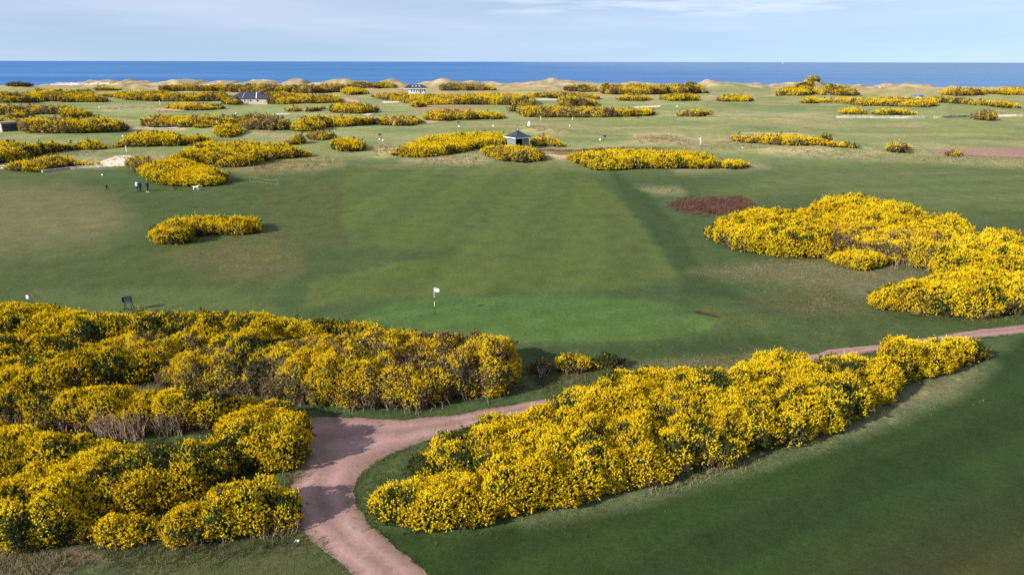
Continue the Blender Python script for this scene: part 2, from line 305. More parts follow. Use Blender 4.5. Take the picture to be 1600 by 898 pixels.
# (polygon seen from above the tee, pigment, softness, long-grass amount)
ZONES = [
 ([(-900,60),(2500,60),(2500,250),(-900,250)], (0.207,0.245,0.106), 40, .35),
 ([(-900,60),(2500,60),(2500,150),(-900,150)], (0.336,0.278,0.148), 12, .8),
 ([(-300,138),(180,136),(200,150),(-300,150)], (0.237,0.236,0.114), 5, .6),
 ([(170,158),(450,160),(460,164),(170,166),(-200,166),(-200,160)], (0.159,0.200,0.080), 4, .1),
 ([(-200,184),(40,186),(220,190),(215,182),(140,182),(-200,180)], (0.168,0.190,0.085), 4, .2),
 ([(-200,206),(200,208),(225,203),(350,215),(180,236),(120,218),(-200,222)], (0.154,0.190,0.080), 5, .2),
 ([(500,225),(640,196),(900,184),(1600,188),(1700,232),(1100,212),(960,228),(880,222),(700,205),(560,216)], (0.178,0.209,0.086), 8, .15),
 ([(1100,148),(1330,155),(1330,176),(1180,178),(1100,168)], (0.168,0.200,0.094), 6, .2),
 ([(1480,163),(1600,168),(1700,175),(1480,180)], (0.168,0.200,0.085), 4, .2),
 ([(1100,128),(1150,124),(1210,138),(1200,146),(1095,146)], (0.198,0.217,0.104), 5, .5),
 ([(168,128),(205,128),(205,138),(160,138)], (0.118,0.181,0.085), 3, .3),
 # dry banks
 ([(640,236),(665,244),(750,235),(765,252),(740,264),(660,258),(625,252)], (0.296,0.273,0.160), 10, 1),
 ([(375,258),(440,245),(530,246),(535,256),(480,270),(400,275),(355,268)], (0.354,0.304,0.165), 10, 1),
 ([(580,230),(600,224),(625,232),(620,240),(585,244)], (0.477,0.389,0.214), 6, 1),
 ([(850,236),(905,236),(895,248),(855,247)], (0.531,0.421,0.248), 6, 1), ([(985,210),(1050,208),(1085,222),(1000,226)], (0.389,0.338,0.199), 8, 1),
 ([(815,196),(850,196),(885,206),(850,209),(815,206)], (0.336,0.304,0.165), 7, 1), ([(1060,224),(1105,224),(1150,218),(1200,228),(1200,236),(1070,234)], (0.300,0.288,0.148), 6, .8),
 ([(1190,228),(1300,230),(1400,236),(1600,250),(1600,262),(1400,250),(1250,244),(1190,238)], (0.371,0.338,0.199), 9, 1),
 ([(1050,264),(1180,255),(1200,262),(1060,270)], (0.258,0.236,0.141), 8, .8), ([(990,292),(1060,293),(1070,303),(1000,303)], (.20,.20,.11), 9, .8),
 ([(60,236),(150,232),(150,246),(70,250)], (0.248,0.270,0.148), 8, 1), ([(110,250),(160,247),(240,242),(260,246),(200,252),(150,262)], (0.389,0.320,0.199), 8, .7),
 ([(400,205),(450,205),(455,216),(400,215)], (0.258,0.236,0.133), 8, .8), ([(160,166),(240,166),(242,171),(160,172)], (0.460,0.405,0.265), 4, .7), ([(205,198),(280,197),(290,202),(210,204)], (0.531,0.439,0.297), 4, .7),
 ([(1060,176),(1300,178),(1300,186),(1060,186)], (0.300,0.278,0.165), 6, .8), ([(640,165),(700,163),(760,166),(740,174),(650,176)], (0.283,0.203,0.132), 5, .8), ([(930,148),(1100,146),(1180,150),(1180,156),(930,154)], (0.300,0.278,0.165), 4, .8),
 # mid turf
 ([(-300,262),(700,262),(560,300),(540,400),(300,460),(-300,450)], (0.055,0.084,0.027), 30, .25),
 ([(-200,290),(140,284),(185,320),(205,345),(160,378),(80,390),(-200,402)], (0.121,0.123,0.060), 32, .2),
 ([(100,275),(250,270),(235,295),(130,292)], (.048,.088,.032), 12, .1),
 ([(420,300),(540,285),(548,395),(480,410),(400,400),(420,350)], (0.068,0.084,0.031), 30, .35),
 ([(370,370),(430,350),(480,420),(380,440),(250,400),(320,385)], (0.090,0.097,0.039), 30, .6),
 ([(540,264),(700,257),(860,257),(905,268),(940,290),(975,320),(1000,350),(1035,395),(1060,428),(1045,440),(960,452),(850,458),(700,462),(560,475),(480,480),(480,440),(560,425),(640,404),(720,396),(600,394),(545,392),(535,330)], (0.072,0.102,0.029), 5, .05),
 ([(480,392),(600,388),(720,392),(640,404),(560,424),(480,440)], (.052,.080,.028), 8, .15),
 ([(950,262),(1010,300),(1050,340),(1100,420),(1180,470),(1060,460),(1066,428),(1036,390),(1002,345),(970,312)], (.037,.064,.023), 7, .2),
 ([(1100,300),(1250,262),(1420,255),(1700,258),(1700,350),(1450,330),(1260,300),(1150,310)], (0.094,0.122,0.044), 24, .15),
 ([(1500,325),(1700,330),(1700,350),(1560,350)], (.055,.085,.030), 12, .15),
 ([(55,458),(310,452),(420,460),(440,490),(300,492),(60,490)], (.072,.102,.034), 12, .1),
 ([(1080,425),(1240,405),(1300,405),(1440,425),(1430,448),(1360,470),(1200,440)], (.125,.125,.068), 16, .9),
 ([(1160,470),(1300,455),(1380,490),(1250,500)], (.078,.088,.040), 18, .5),
 ([(1085,484),(1110,478),(1170,490),(1210,500),(1200,512),(1130,508),(1090,496)], (.062,.086,.030), 8, .2),
 ([(560,492),(600,474),(700,464),(850,461),(1000,466),(1070,480),(1120,500),(1105,518),(1010,533),(880,536),(740,532),(640,520)], (0.063,0.114,0.033), 4.5, .02),
 ([(800,541),(900,541),(1000,540),(1100,522),(1180,520),(1270,540),(1240,556),(1000,568),(830,562)], (.040,.064,.024), 12, .25),
 ([(940,572),(1250,548),(1260,556),(1000,592),(930,590)], (.115,.115,.062), 9, 1),
 ([(1240,500),(1600,482),(1700,486),(1700,505),(1400,528),(1260,548)], (.052,.080,.030), 10, .4),
 # foreground
 ([(560,800),(552,760),(640,696),(880,640),(940,640),(760,740),(600,800)], (.060,.084,.034), 8, .9),
 ([(440,660),(480,640),(640,646),(800,622),(950,580),(900,560),(800,590),(640,630),(440,620)], (.050,.090,.036), 8, .7),
 ([(820,570),(940,580),(900,610),(820,615)], (.085,.10,.046), 10, .9),
 ([(600,830),(760,830),(900,790),(1100,735),(1300,690),(1500,600),(1600,528),(2300,420),(2300,1500),(560,1500)], (0.023,0.045,0.013), 12, .12),
 ([(1280,900),(1430,840),(1620,790),(2300,700),(2300,1500),(1200,1500)], (0.040,0.046,0.017), 70, .15),
 ([(800,810),(1000,760),(1130,728),(1200,705),(1300,676),(1400,605),(1480,580),(1545,556),(1560,575),(1510,615),(1350,680),(1180,735),(1000,790),(820,822)], (0.105,0.138,0.069), 16, 1),
 ([(1230,690),(1330,655),(1420,610),(1520,580),(1500,605),(1380,655),(1260,692)], (0.165,0.173,0.105), 16, 1),
 ([(-400,840),(120,850),(260,815),(460,820),(480,840),(560,898),(640,990),(-400,1200)], (.062,.074,.034), 10, .5),
 ([(-400,868),(60,868),(110,880),(60,930),(-400,1000)], (.15,.10,.065), 14, 1), ([(75,858),(140,856),(170,872),(80,880)], (.17,.12,.09), 8, .6),
 ([(0,600),(280,580),(440,600),(400,640),(0,640)], (.070,.075,.038), 8, .8),
 ([(180,690),(300,672),(380,662),(370,690),(280,705)], (.054,.084,.034), 8, .8),
 ([(440,745),(490,700),(480,740),(450,770)], (.06,.07,.036), 6, .8),
]
def build_ground():
    az = np.radians(np.concatenate([np.arange(-180, -50, 6.5), np.arange(-50, 50.01, .17), np.arange(56.5, 179, 6.5)]))
    dep = np.concatenate([np.arange(62, 36.5, -.35)])
    rr = [CAMH / math.tan(R(a)) for a in dep]
    py = 898.0
    d0 = rr[-1]
    ys = np.concatenate([np.arange(860, 300, -2.2), np.arange(300, 180, -1.1), np.arange(180, 133, -.5)])
    rr += [flat(800., y)[1] for y in ys if flat(800., y)[1] > d0 + .15]
    rr += list(np.arange(rr[-1] + 4, 740, 4.0)) + [820, 1000, 1500, 2600, 5000]
    rr = np.array([3.0, 7.0] + rr)
    A, D = np.meshgrid(az, rr); X = D * np.sin(A); Y = D * np.cos(A); Z = np.where((abs(X) < 755) & (Y > -55) & (Y < 735), Hf(X, Y), Hexact(X, Y))
    nr, na = X.shape
    V = np.stack([X, Y, Z], -1).reshape(-1, 3)
    i = np.arange(nr - 1)[:, None] * na + np.arange(na)[None, :]; j = np.arange(nr - 1)[:, None] * na + (np.arange(na)[None, :] + 1) % na
    Q = np.stack([i, i + na, j + na, j], -1).reshape(-1, 4)
    c = len(V); V = np.vstack([V, [[0, 0, 0]]]); k = np.arange(na); T = np.stack([np.full(na, c), k, (k + 1) % na], 1)
    pig = np.tile(np.array([.052, .084, .032]), (len(V), 1)); rg = np.full(len(V), .3)
    d = V - CAM; z = d @ FW; ok = (z > 3)
    zz = np.where(ok, z, 1); fx = np.where(ok, 800 + F * (d @ RT) / zz, -1e5); fy = np.where(ok, 449 - F * (d @ UP) / zz, 1e5)
    wob = np.clip((fy - 95) / 300, .12, 1)
    fx2 = fx + (fbm(V[:, 0] / 3, V[:, 1] / 3, 41) - .5) * 12 * wob; fy2 = fy + (fbm(V[:, 0] / 4, V[:, 1] / 4, 47) - .5) * 6 * wob
    for poly, cc, soft, ro in ZONES:
        P = np.array(poly); s3 = soft * 1.5
        sel = np.where((fx2 > P[:, 0].min() - s3) & (fx2 < P[:, 0].max() + s3) & (fy2 > P[:, 1].min() - s3) & (fy2 < P[:, 1].max() + s3))[0]
        if not len(sel): continue
        sd = sdf_poly(fx2[sel], fy2[sel], poly); w = 1 - sstep(-soft, soft, sd)
        pig[sel] = pig[sel] * (1 - w[:, None]) + np.array(cc) * w[:, None]; rg[sel] = rg[sel] * (1 - w) + ro * w
    # pale dry strips all over the far links
    tan = sstep(.54, .68, fbm(V[:, 0] / 34, V[:, 1] / 11, 88)) * sstep(120, 190, V[:, 1]) * (1 - sstep(560, 600, V[:, 1])); t2 = sstep(.56, .7, fbm(V[:, 0] / 20 + 7, V[:, 1] / 8, 91)) * sstep(110, 170, V[:, 1]) * (1 - sstep(560, 600, V[:, 1]))
    pig = pig * (1 - .55 * tan[:, None]) + np.array([.30, .27, .155]) * .55 * tan[:, None]; pig = pig * (1 - .45 * t2[:, None]); pig = pig + np.array([.10, .16, .058]) * .45 * t2[:, None]; rg = np.maximum(rg, .8 * tan)
    # faint mowing bands
    for ang, wid, amp, reg in ((29, 2.4, .09, [(560,840),(900,790),(1300,690),(1500,600),(1700,520),(2300,1500),(500,1500)]), (82, 5.5, .06, [(540,264),(900,262),(1060,428),(960,452),(560,470),(540,392)]), (8, 4.0, .06, [(1130,300),(1600,258),(1700,345),(1250,300)]), (20, 1.6, .04, [(560,492),(700,464),(1000,466),(1120,500),(1010,533),(740,532)])):
        sd = sdf_poly(fx, fy, reg); w = (1 - sstep(-14, 10, sd)); ph = V[:, 0] * -math.sin(R(ang)) + V[:, 1] * math.cos(R(ang)) + (fbm(V[:, 0] / 14, V[:, 1] / 14, 58) - .5) * 1.2
        st = np.clip(np.sin(ph * math.pi / wid) * 3, -1, 1) * amp * w; pig = pig * (1 + st)[:, None]
    # marram dunes along the shore
    w = sstep(575, 606, V[:, 1] + (fbm(V[:, 0] / 12, V[:, 1] / 12, 50) - .5) * 30)
    nn = fbm(V[:, 0] / 7, V[:, 1] / 7, 52, 4)
    dune = np.array([.36, .29, .19]) * (.35 + 1.25 * nn)[:, None]; gm = sstep(.5, .62, fbm(V[:, 0] / 9, V[:, 1] / 5, 57)); dune = dune * (1 - .55 * gm[:, None]) + np.array([.16, .17, .09]) * .55 * gm[:, None]
    pig = pig * (1 - w[:, None]) + dune * w[:, None]; rg = rg * (1 - w) + .5 * w
    me = mesh_np('ground', V, [Q, T], M['ground'], {'rough': rg}, True, {'pigment': pig})
    tag(link('ground', me), kind='structure')
build_ground()
# sea
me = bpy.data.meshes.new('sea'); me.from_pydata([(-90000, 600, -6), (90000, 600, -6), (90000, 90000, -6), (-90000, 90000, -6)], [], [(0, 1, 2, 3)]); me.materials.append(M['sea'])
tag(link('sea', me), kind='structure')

# ------------------------------------------------------------------ path
PATH_EDGE = []
def path():
    A = [(760,1040),(660,985),(600,940),(553,898),(519,868),(485,840),(468,818),(459,795),(453,770),(456,745),(466,722),(470,700),(462,680),(452,664),(472,652),(541,651),(587,654),(628,655),(665,651),(712,648),(753,639),(806,631),(869,621),(1060,589),(1255,556),(1300,547),(1372,540),(1420,532),(1475,525),(1525,516),(1600,507),(1800,470),(2100,420)]
    B = [(900,1080),(780,1000),(700,925),(669,898),(637,870),(603,842),(575,817),(560,793),(555,778),(553,768),(556,757),(560,748),(567,740),(575,732),(588,723),(603,714),(620,706),(637,698),(655,692),(675,686),(700,678),(725,670),(769,657),(1000,616),(1255,572),(1340,555),(1425,541),(1475,536),(1517,531),(1560,525),(1600,520),(1800,484),(2100,432)]
    # both edges: match by hand-made breakpoints (same count), then resample
    n = 420; M_ = 28
    def res(E):
        E = flat([a for a, b in E], [b for a, b in E])[:, :2]; k = np.linspace(0, len(E) - 1, n)
        # smooth interpolation (Catmull-Rom)
        i = np.clip(k.astype(int), 0, len(E) - 2); t = (k - i)[:, None]
        p0 = E[np.clip(i - 1, 0, len(E) - 1)]; p1 = E[i]; p2 = E[i + 1]; p3 = E[np.clip(i + 2, 0, len(E) - 1)]
        return .5 * ((2 * p1) + (-p0 + p2) * t + (2 * p0 - 5 * p1 + 4 * p2 - p3) * t * t + (-p0 + 3 * p1 - 3 * p2 + p3) * t ** 3)
    a = res(A); b = res(B)
    nrm = (b - a) / np.linalg.norm(b - a, axis=1)[:, None]; PATH_EDGE.append((a, nrm)); PATH_EDGE.append((b, -nrm))
    k = np.arange(n)
    a = a + nrm * ((fbm(a[:, 0] * 1.1, a[:, 1] * 1.1, 61) - .5) * .5)[:, None]; b = b + nrm * ((fbm(b[:, 0] * 1.1, b[:, 1] * 1.1, 67) - .5) * .4)[:, None]
    s = np.linspace(0, 1, M_); P = a[:, None, :] * (1 - s)[None, :, None] + b[:, None, :] * s[None, :, None]
    crown = .03 * (1 - (2 * s - 1) ** 2)[None, :]
    Z = Hf(P[..., 0], P[..., 1]) + .012 + crown
    V = np.concatenate([P, Z[..., None]], -1).reshape(-1, 3)
    i = (np.arange(n - 1)[:, None] * M_ + np.arange(M_ - 1)[None, :]).ravel()
    Q = np.stack([i, i + M_, i + M_ + 1, i + 1], 1)[:, ::-1]
    me = mesh_np('path', V, [Q], M['path'], {'across': np.tile(s, n)}, True); tag(link('path', me), kind='structure')
path()
def patch(name, poly, m, off=.02, step=None, kind='structure'):
    P = np.array(poly, float); w = np.ptp(P[:, 0]); h = np.ptp(P[:, 1]); step = step or max(.8, w / 40); sy = max(.35, min(step, h / 8))
    # densify the outline
    E = []
    for i in range(len(P)):
        a, b = P[i], P[(i + 1) % len(P)]; n = max(2, int(np.hypot(*(b - a)) / max(1.0, step * .7)))
        for t in np.linspace(0, 1, n, endpoint=False): E.append(a + (b - a) * t)
    E = np.array(E)
    E[:, 0] += (fbm(E[:, 0] * .4, E[:, 1] * .4, 5) - .5) * w * .03; E[:, 1] += (fbm(E[:, 0] * .3, E[:, 1] * .3, 8) - .5) * h * .14
    gx, gy = np.meshgrid(np.arange(P[:, 0].min(), P[:, 0].max(), step), np.arange(P[:, 1].min(), P[:, 1].max(), sy)); gx = gx.ravel(); gy = gy.ravel()
    ins = sdf_poly(gx, gy, E) < -.3 * sy
    pts = [Vector(e) for e in E] + [Vector((a, b)) for a, b in zip(gx[ins], gy[ins])]
    vs, es, fs, *_ = geometry.delaunay_2d_cdt(pts, [], [list(range(len(E)))], 1, 1e-4)
    px = np.array([v[0] for v in vs]); py = np.array([v[1] for v in vs]); G = ground(px, py)
    G[:, 2] += off + .0003 * np.hypot(G[:, 0], G[:, 1])
    me = bpy.data.meshes.new(name); me.from_pydata([tuple(g) for g in G], [], [f for f in fs]); me.materials.append(m)
    bm = bmesh.new(); bm.from_mesh(me); bmesh.ops.recalc_face_normals(bm, faces=bm.faces)
    for f in bm.faces:
        if f.normal.z < 0: f.normal_flip()
        f.smooth = True
    bm.to_mesh(me); bm.free()
    o = link(name, me); tag(o, kind=kind); return o
patch('sand_bunker', [(148,262),(152,256),(165,250),(180,244),(200,243),(215,246),(214,259),(185,260)], M['sand'])
patch('sand_bunker', [(-60,258),(-5,258),(22,252),(30,256),(8,264),(-60,268)], M['sand'])
patch('sand_bunker', [(225,199),(250,197),(285,198),(280,201),(230,202)], M['palesand'])
patch('sand_bunker', [(243,171),(256,168.5),(268,169),(298,172.5),(280,174.5),(244,174)], M['orange_sand'])
patch('sand_bunker', [(424,178.5),(440,177.5),(455,178),(450,180),(428,180)], M['palesand'])
patch('sand_bunker', [(530,155),(545,154.5),(560,157),(565,161),(535,161)], M['orange_sand'])
patch('sand_bunker', [(596,159),(620,158.5),(632,160.5),(600,162)], M['sand'])
patch('sand_bunker', [(566,180),(578,176.5),(588,176.5),(575,181)], M['palesand'])
patch('sand_bunker', [(664,189),(690,187),(700,190),(668,193.5)], M['orange_sand'])
patch('sand_bunker', [(826,155),(850,154.5),(874,155.5),(870,157.5),(830,157)], M['palesand'])
patch('sand_bunker', [(985,167.5),(1015,166),(1034,165),(1030,168),(990,169)], M['sand'])
patch('sand_bunker', [(1155,208.2),(1180,208.4),(1230,208.9),(1260,209.7),(1225,210.0),(1160,209.2)], M['palesand'])
patch('sand_bunker', [(78,132),(92,129.5),(113,129.5),(120,130.5),(170,129.5),(172,132.5),(115,134),(82,134.5)], M['palesand'])
patch('ploughed_earth', [(1445,234),(1480,232.5),(1540,232),(1660,232),(1660,250),(1560,246),(1490,242),(1455,238)], M['earth'])
patch('bunker_face', [(1084,486.5),(1092,486.5),(1110,490),(1126,494.5),(1124,496.5),(1104,493),(1090,490)], M['shadedearth'], .02, 1.2)  # face of the small hollow, its shadow painted into the patch

# ------------------------------------------------------------------ gorse
ICO = {}
def ico(n):
    if n not in ICO:
        bm = bmesh.new(); bmesh.ops.create_icosphere(bm, subdivisions=n, radius=1); bm.verts.ensure_lookup_table()
        ICO[n] = (np.array([v.co[:] for v in bm.verts]), np.array([[v.index for v in f.verts] for f in bm.faces])); bm.free()
    return ICO[n]
def unit(a): return a / (np.linalg.norm(a, axis=-1, keepdims=True) + 1e-9)
def petals(P, A, L, Rr, n, size, t0=.1, t1=1.0, long=1.5):
    """n little quads round each shoot: P base, A axis, L length, Rr radius; returns verts (m*n*4,3)"""
    m = len(P); t = rng.uniform(t0, t1, (m, n)); 
    B = unit(np.cross(A, rng.normal(size=(m, 3)))); C = np.cross(A, B)
    g = rng.uniform(0, 2 * np.pi, (m, n)); rad = Rr[:, None] * (1.05 - .65 * t) * rng.uniform(.5, 1.1, (m, n))
    rd = B[:, None, :] * np.cos(g)[..., None] + C[:, None, :] * np.sin(g)[..., None]
    ctr = P[:, None, :] + A[:, None, :] * (L[:, None] * t)[..., None] + rd * rad[..., None]
    nrm = unit(rd * .8 + A[:, None, :] * .5 + rng.normal(size=(m, n, 3)) * .55)
    u = unit(A[:, None, :] * .8 + rng.normal(size=(m, n, 3)) * .5); u = unit(u - nrm * (u * nrm).sum(-1, keepdims=True)); v = np.cross(nrm, u)
    s = size[:, None] * rng.uniform(.7, 1.3, (m, n)); u = u * (s * long * .5)[..., None]; v = v * (s * .5)[..., None]
    return np.stack([ctr - u, ctr + v * .9 - u * .15, ctr + u, ctr - v * .9 + u * .1], 2).reshape(-1, 3)
STAT = [0, 0]
LOBE_BASES = []
def lobes_from_outline(cols, hmax, rl, dist):
    X = np.array([c[0] for c in cols], float); T = np.array([c[1] for c in cols], float); B = np.array([c[2] for c in cols], float)
    sc_ = F / ((G1(X.mean(), B.mean()) - CAM) @ FW); ins = min((.5 if dist < 75 else .38) * rl * sc_, .3 * (X[-1] - X[0])); xe = X[-1] - (ins if X[-1] < 1600 else 0)
    fa = float(sstep(100, 300, dist)); out = []; x = X[0] + (ins if X[0] > 0 else 0)
    while x <= xe + .01:
        yt = np.interp(x, X, T); yb = np.interp(x, X, B)
        p = G1(x, yb); s = F / ((p - CAM) @ FW); r = rl * random.uniform(.7, 1.2)
        h0 = (yb - yt) / s / math.cos(math.atan2(CAMH, np.hypot(p[0], p[1])))
        h = min(hmax * random.uniform(.85, 1.08), max(h0, .35)); r = min(r, max(.45 * (X[-1] - X[0]) / s / 2 + .1, .3), h * 1.1 + .15)
        dirn = np.array([p[0], p[1]]) / np.hypot(p[0], p[1]); D = np.hypot(p[0], p[1]) + r * .85; k = 0
        while k < 60:
            q = dirn * D + np.array([dirn[1], -dirn[0]]) * random.uniform(-.35, .35) * r
            gz = float(Hf(q[0], q[1])); hh = h * random.uniform(.66, 1.06) * (.82 - .22 * fa + (.36 + .5 * fa) * float(fbm(q[0] / (3.6 + 4.9 * fa), q[1] / (4.5 + 4 * fa), 66, 2)))
            ty = proj([q[0], q[1], gz + hh])[1]; by = proj([q[0], q[1], gz + .3])[1]
            if dist > 110 and random.random() < .12 + .05 * fa and k + x > X[0] + 1: D += r * .8; k += 1; continue
            if ty < yt:
                # shrink so that the crown only just reaches the skyline of the patch
                a, b = .2, hh
                for _ in range(12):
                    m_ = (a + b) / 2
                    if proj([q[0], q[1], gz + m_])[1] < yt: b = m_
                    else: a = m_
                hh = max(a - .12, .15)
                if k == 0 or hh > .5 * h: out.append((q[0], q[1], gz, hh, min(r, hh * 1.2 + .1)))
                break
            out.append((q[0], q[1], gz, hh, r)); D += r * .8; k += 1
        x += max(r * .95 * s, 1.0)
    return np.array(out)
def gorse(label, cols, h=2.0, bloom=.75, brown=.25, green=.2, rl=None, name='gorse_thicket', cat='gorse bush', stems=0, group='gorse bushes across the links', lobes=None, dens=1.0, kind=None, tone=0.0):
    xm = np.mean([c[0] for c in cols]); ym = np.mean([c[2] for c in cols])
    c0 = G1(xm, ym); dist = float(np.linalg.norm(c0 - CAM))
    rl = rl or float(np.clip(h * .48, .4, 1.05)) * (1 if dist < 130 else 1.2)
    LB = lobes if lobes is not None else lobes_from_outline(cols, h, rl, dist)
    if dist < 115: LOBE_BASES.append(LB)
    base = np.array([LB[:, 0].mean(), LB[:, 1].mean(), 0]); base[2] = float(Hf(base[0], base[1]))
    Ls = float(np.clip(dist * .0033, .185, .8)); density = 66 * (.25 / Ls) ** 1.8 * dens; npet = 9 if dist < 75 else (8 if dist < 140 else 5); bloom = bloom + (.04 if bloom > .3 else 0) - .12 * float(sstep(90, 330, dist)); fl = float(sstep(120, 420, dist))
    Ps = []; Ns = []; Hs = []; LI = []; core_v = []; core_f = []; cb = 0
    iv, if_ = ico(2 if dist < 140 else 1)
    cx, cy, gz, hh, rr = LB.T; cz = gz + hh * .42; rz = hh * .58; ce = np.stack([cx, cy, cz], 1); ax = np.stack([rr, rr, rz], 1)
    for i in range(len(LB)):
        area = 4 * np.pi * ((2 * (rr[i] * rz[i]) ** 1.6 + (rr[i] ** 2) ** 1.6) / 3) ** (1 / 1.6)
        n = max(6, int(area * density)); u = unit(rng.normal(size=(n, 3))); lump = 1 + .26 * (fbm(u[:, 0] * 2.2 + i * 3.1, u[:, 1] * 2.2 + u[:, 2] * 1.7, 77, 2) - .5) * 2 
        p = ce[i] + u * ax[i] * lump[:, None]; nn = unit(u / ax[i])
        keep = (p[:, 2] > gz[i] + .06)
        near = np.where((np.hypot(cx - cx[i], cy - cy[i]) < rr + rr[i]) & (np.arange(len(LB)) != i))[0]
        for j in near: keep &= (((p - ce[j]) / (ax[j] * .9)) ** 2).sum(1) > 1
        # side facing away from everyone seen only a little: thin it
        Ps.append(p[keep]); Ns.append(nn[keep]); Hs.append(((p[:, 2] - gz[i]) / max(hh[i], .3))[keep]); LI.append(np.full(keep.sum(), i))
        cv = ce[i] + iv * ax[i] * (.80 + .12 * (fbm(iv[:, 0] * 3 + i, iv[:, 1] * 3 + iv[:, 2] * 2, 31, 2) - .5))[:, None]; cv[:, 2] = np.maximum(cv[:, 2], gz[i] - .1)
        core_v.append(cv); core_f.append(if_ + cb); cb += len(iv)
    P = np.concatenate(Ps); N = np.concatenate(Ns); H_ = np.concatenate(Hs); LI = np.concatenate(LI)
    m = len(P); lobe_b = rng.normal(0, .15, len(LB))[LI]
    k_ = max(2.0, dist * .013); n1 = fbm(P[:, 0] / k_ + P[:, 2] * .4 * 2 / k_, P[:, 1] / k_ + P[:, 2] * .3 * 2 / k_, 90, 3); n2 = fbm(P[:, 0] / .6, P[:, 1] / .6 + P[:, 2] / .6, 95, 2)
    n3 = fbm(P[:, 0] / 3.2 + 50, P[:, 1] / 3.2 + P[:, 2] * .2, 99, 2)
    score = bloom + lobe_b + (1.8 + .4 * fl) * (n1 - .5) + 1.2 * (n2 - .5) + .38 * (np.clip(H_, 0, 1) - .5) - green * 1.0 * (n3 > .62) 
    isb = score > rng.uniform(.1, .9, m) * .8 + .1
    A = unit(N * .6 + np.array([0, 0, .8]) + rng.normal(size=(m, 3)) * .40)
    L = Ls * rng.uniform(.6, 1.5, m) * np.where(rng.random(m) < .07, 1.9, 1.0)
    base_pt = P - N * (Ls * .35)
    # blossom
    k = np.where(isb)[0]; V = petals(base_pt[k], A[k], L[k], np.minimum(L[k], Ls * 1.2) * .22, npet, np.full(len(k), Ls * .25), .15, 1.0) - base
    val = np.clip(.52 + .6 * (n2[k] - .5) + .7 * (n3[k] - .5) + rng.normal(0, .2, len(k)) + tone, 0, 1)
    vb = np.repeat(val, npet * 4); fb = np.arange(len(V)).reshape(-1, 4)
    # foliage: own shoots and the green feet of the flowering ones
    g = np.where(~isb)[0]; ng = max(5, npet - 2); Vg = petals(base_pt[g], A[g], L[g] * .95, L[g] * .24, ng, L[g] * .22, .1, 1.0, 2.0)
    Vf = petals(base_pt[k], A[k], L[k] * .5, L[k] * .26, 3, L[k] * .24, 0, .7, 1.8)
    brn = (brown * 1.6 - .75 * np.clip(H_, 0, 1) + 1.1 * (fbm(P[:, 0] / 1.6 + 9, P[:, 1] / 1.6 + P[:, 2] * .5, 71, 2) - .5)) > rng.uniform(0, .35, m)
    fv = np.where(brn, rng.uniform(.58, 1.0, m), rng.uniform(.08, .5, m) + .16 * fl)  # foliage paler with distance: haze put into the leaf colour
    cv = np.concatenate(core_v); cf = np.concatenate(core_f)
    VF = np.concatenate([Vg, Vf, cv]) - base
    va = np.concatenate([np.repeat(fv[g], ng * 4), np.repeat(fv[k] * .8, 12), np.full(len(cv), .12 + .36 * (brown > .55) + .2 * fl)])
    nq = len(Vg) + len(Vf); fq = np.arange(nq).reshape(-1, 4); ft = cf + nq
    o = thing(name, label, cat, base, 0, group)
    STAT[0] += len(fb) + len(fq); STAT[1] += m
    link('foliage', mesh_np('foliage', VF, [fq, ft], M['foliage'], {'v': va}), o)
    if len(k) > 4: link('blossom', mesh_np('blossom', V, [fb], M['blossom'], {'v': vb}), o)
    if stems:
        # bare grey-brown stems standing at the open front of the bush
        X = np.array([c[0] for c in cols], float); Bt = np.array([c[2] for c in cols], float); vs = []; fs = []; at = []
        spans = stems if isinstance(stems, list) else [(X[0] + 2, X[-1] - 2, int(stems), 1.0, 0)]
        for xa, xb, n, hs, up in spans:
            for q in range(n):
                x = random.uniform(xa, xb); p = G1(x, np.interp(x, X, Bt) + random.uniform(0, 7)); p = p - base
                ln = hs * random.uniform(.5, 1.15); lean = Vector((random.uniform(-.35, .35), random.uniform(-.35, .15), 1)).normalized(); r0_ = random.uniform(.014, .030)
                pts = [Vector(p), Vector(p) + lean * ln * .5 + Vector((random.uniform(-.08, .08), random.uniform(-.08, .04), 0)), Vector(p) + lean * ln + Vector((random.uniform(-.22, .22), random.uniform(-.2, .1), 0))]
                c = random.uniform(0, 1)
                for (a, b, ra, rb) in ((pts[0], pts[1], r0_, r0_ * .8), (pts[1], pts[2], r0_ * .8, r0_ * .3), (pts[1], pts[1] + (pts[2] - pts[1]) * .7 + Vector((random.uniform(-.25, .25), random.uniform(-.2, .2), 0)), r0_ * .6, r0_ * .25)):
                    b0 = len(vs)
                    for pt, rad in ((a, ra), (b, rb)):
                        for w_ in range(3): vs.append((pt.x + rad * math.cos(w_ * 2.094), pt.y + rad * math.sin(w_ * 2.094), pt.z)); at.append(c)
                    for w_ in range(3): fs.append((b0 + w_, b0 + (w_ + 1) % 3, b0 + 3 + (w_ + 1) % 3, b0 + 3 + w_))
        link('bare_stems', mesh_np('bare_stems', np.array(vs), [np.array(fs)], M['stem'], {'v': np.array(at)}), o)['kind'] = 'stuff'
    return o
g = gorse
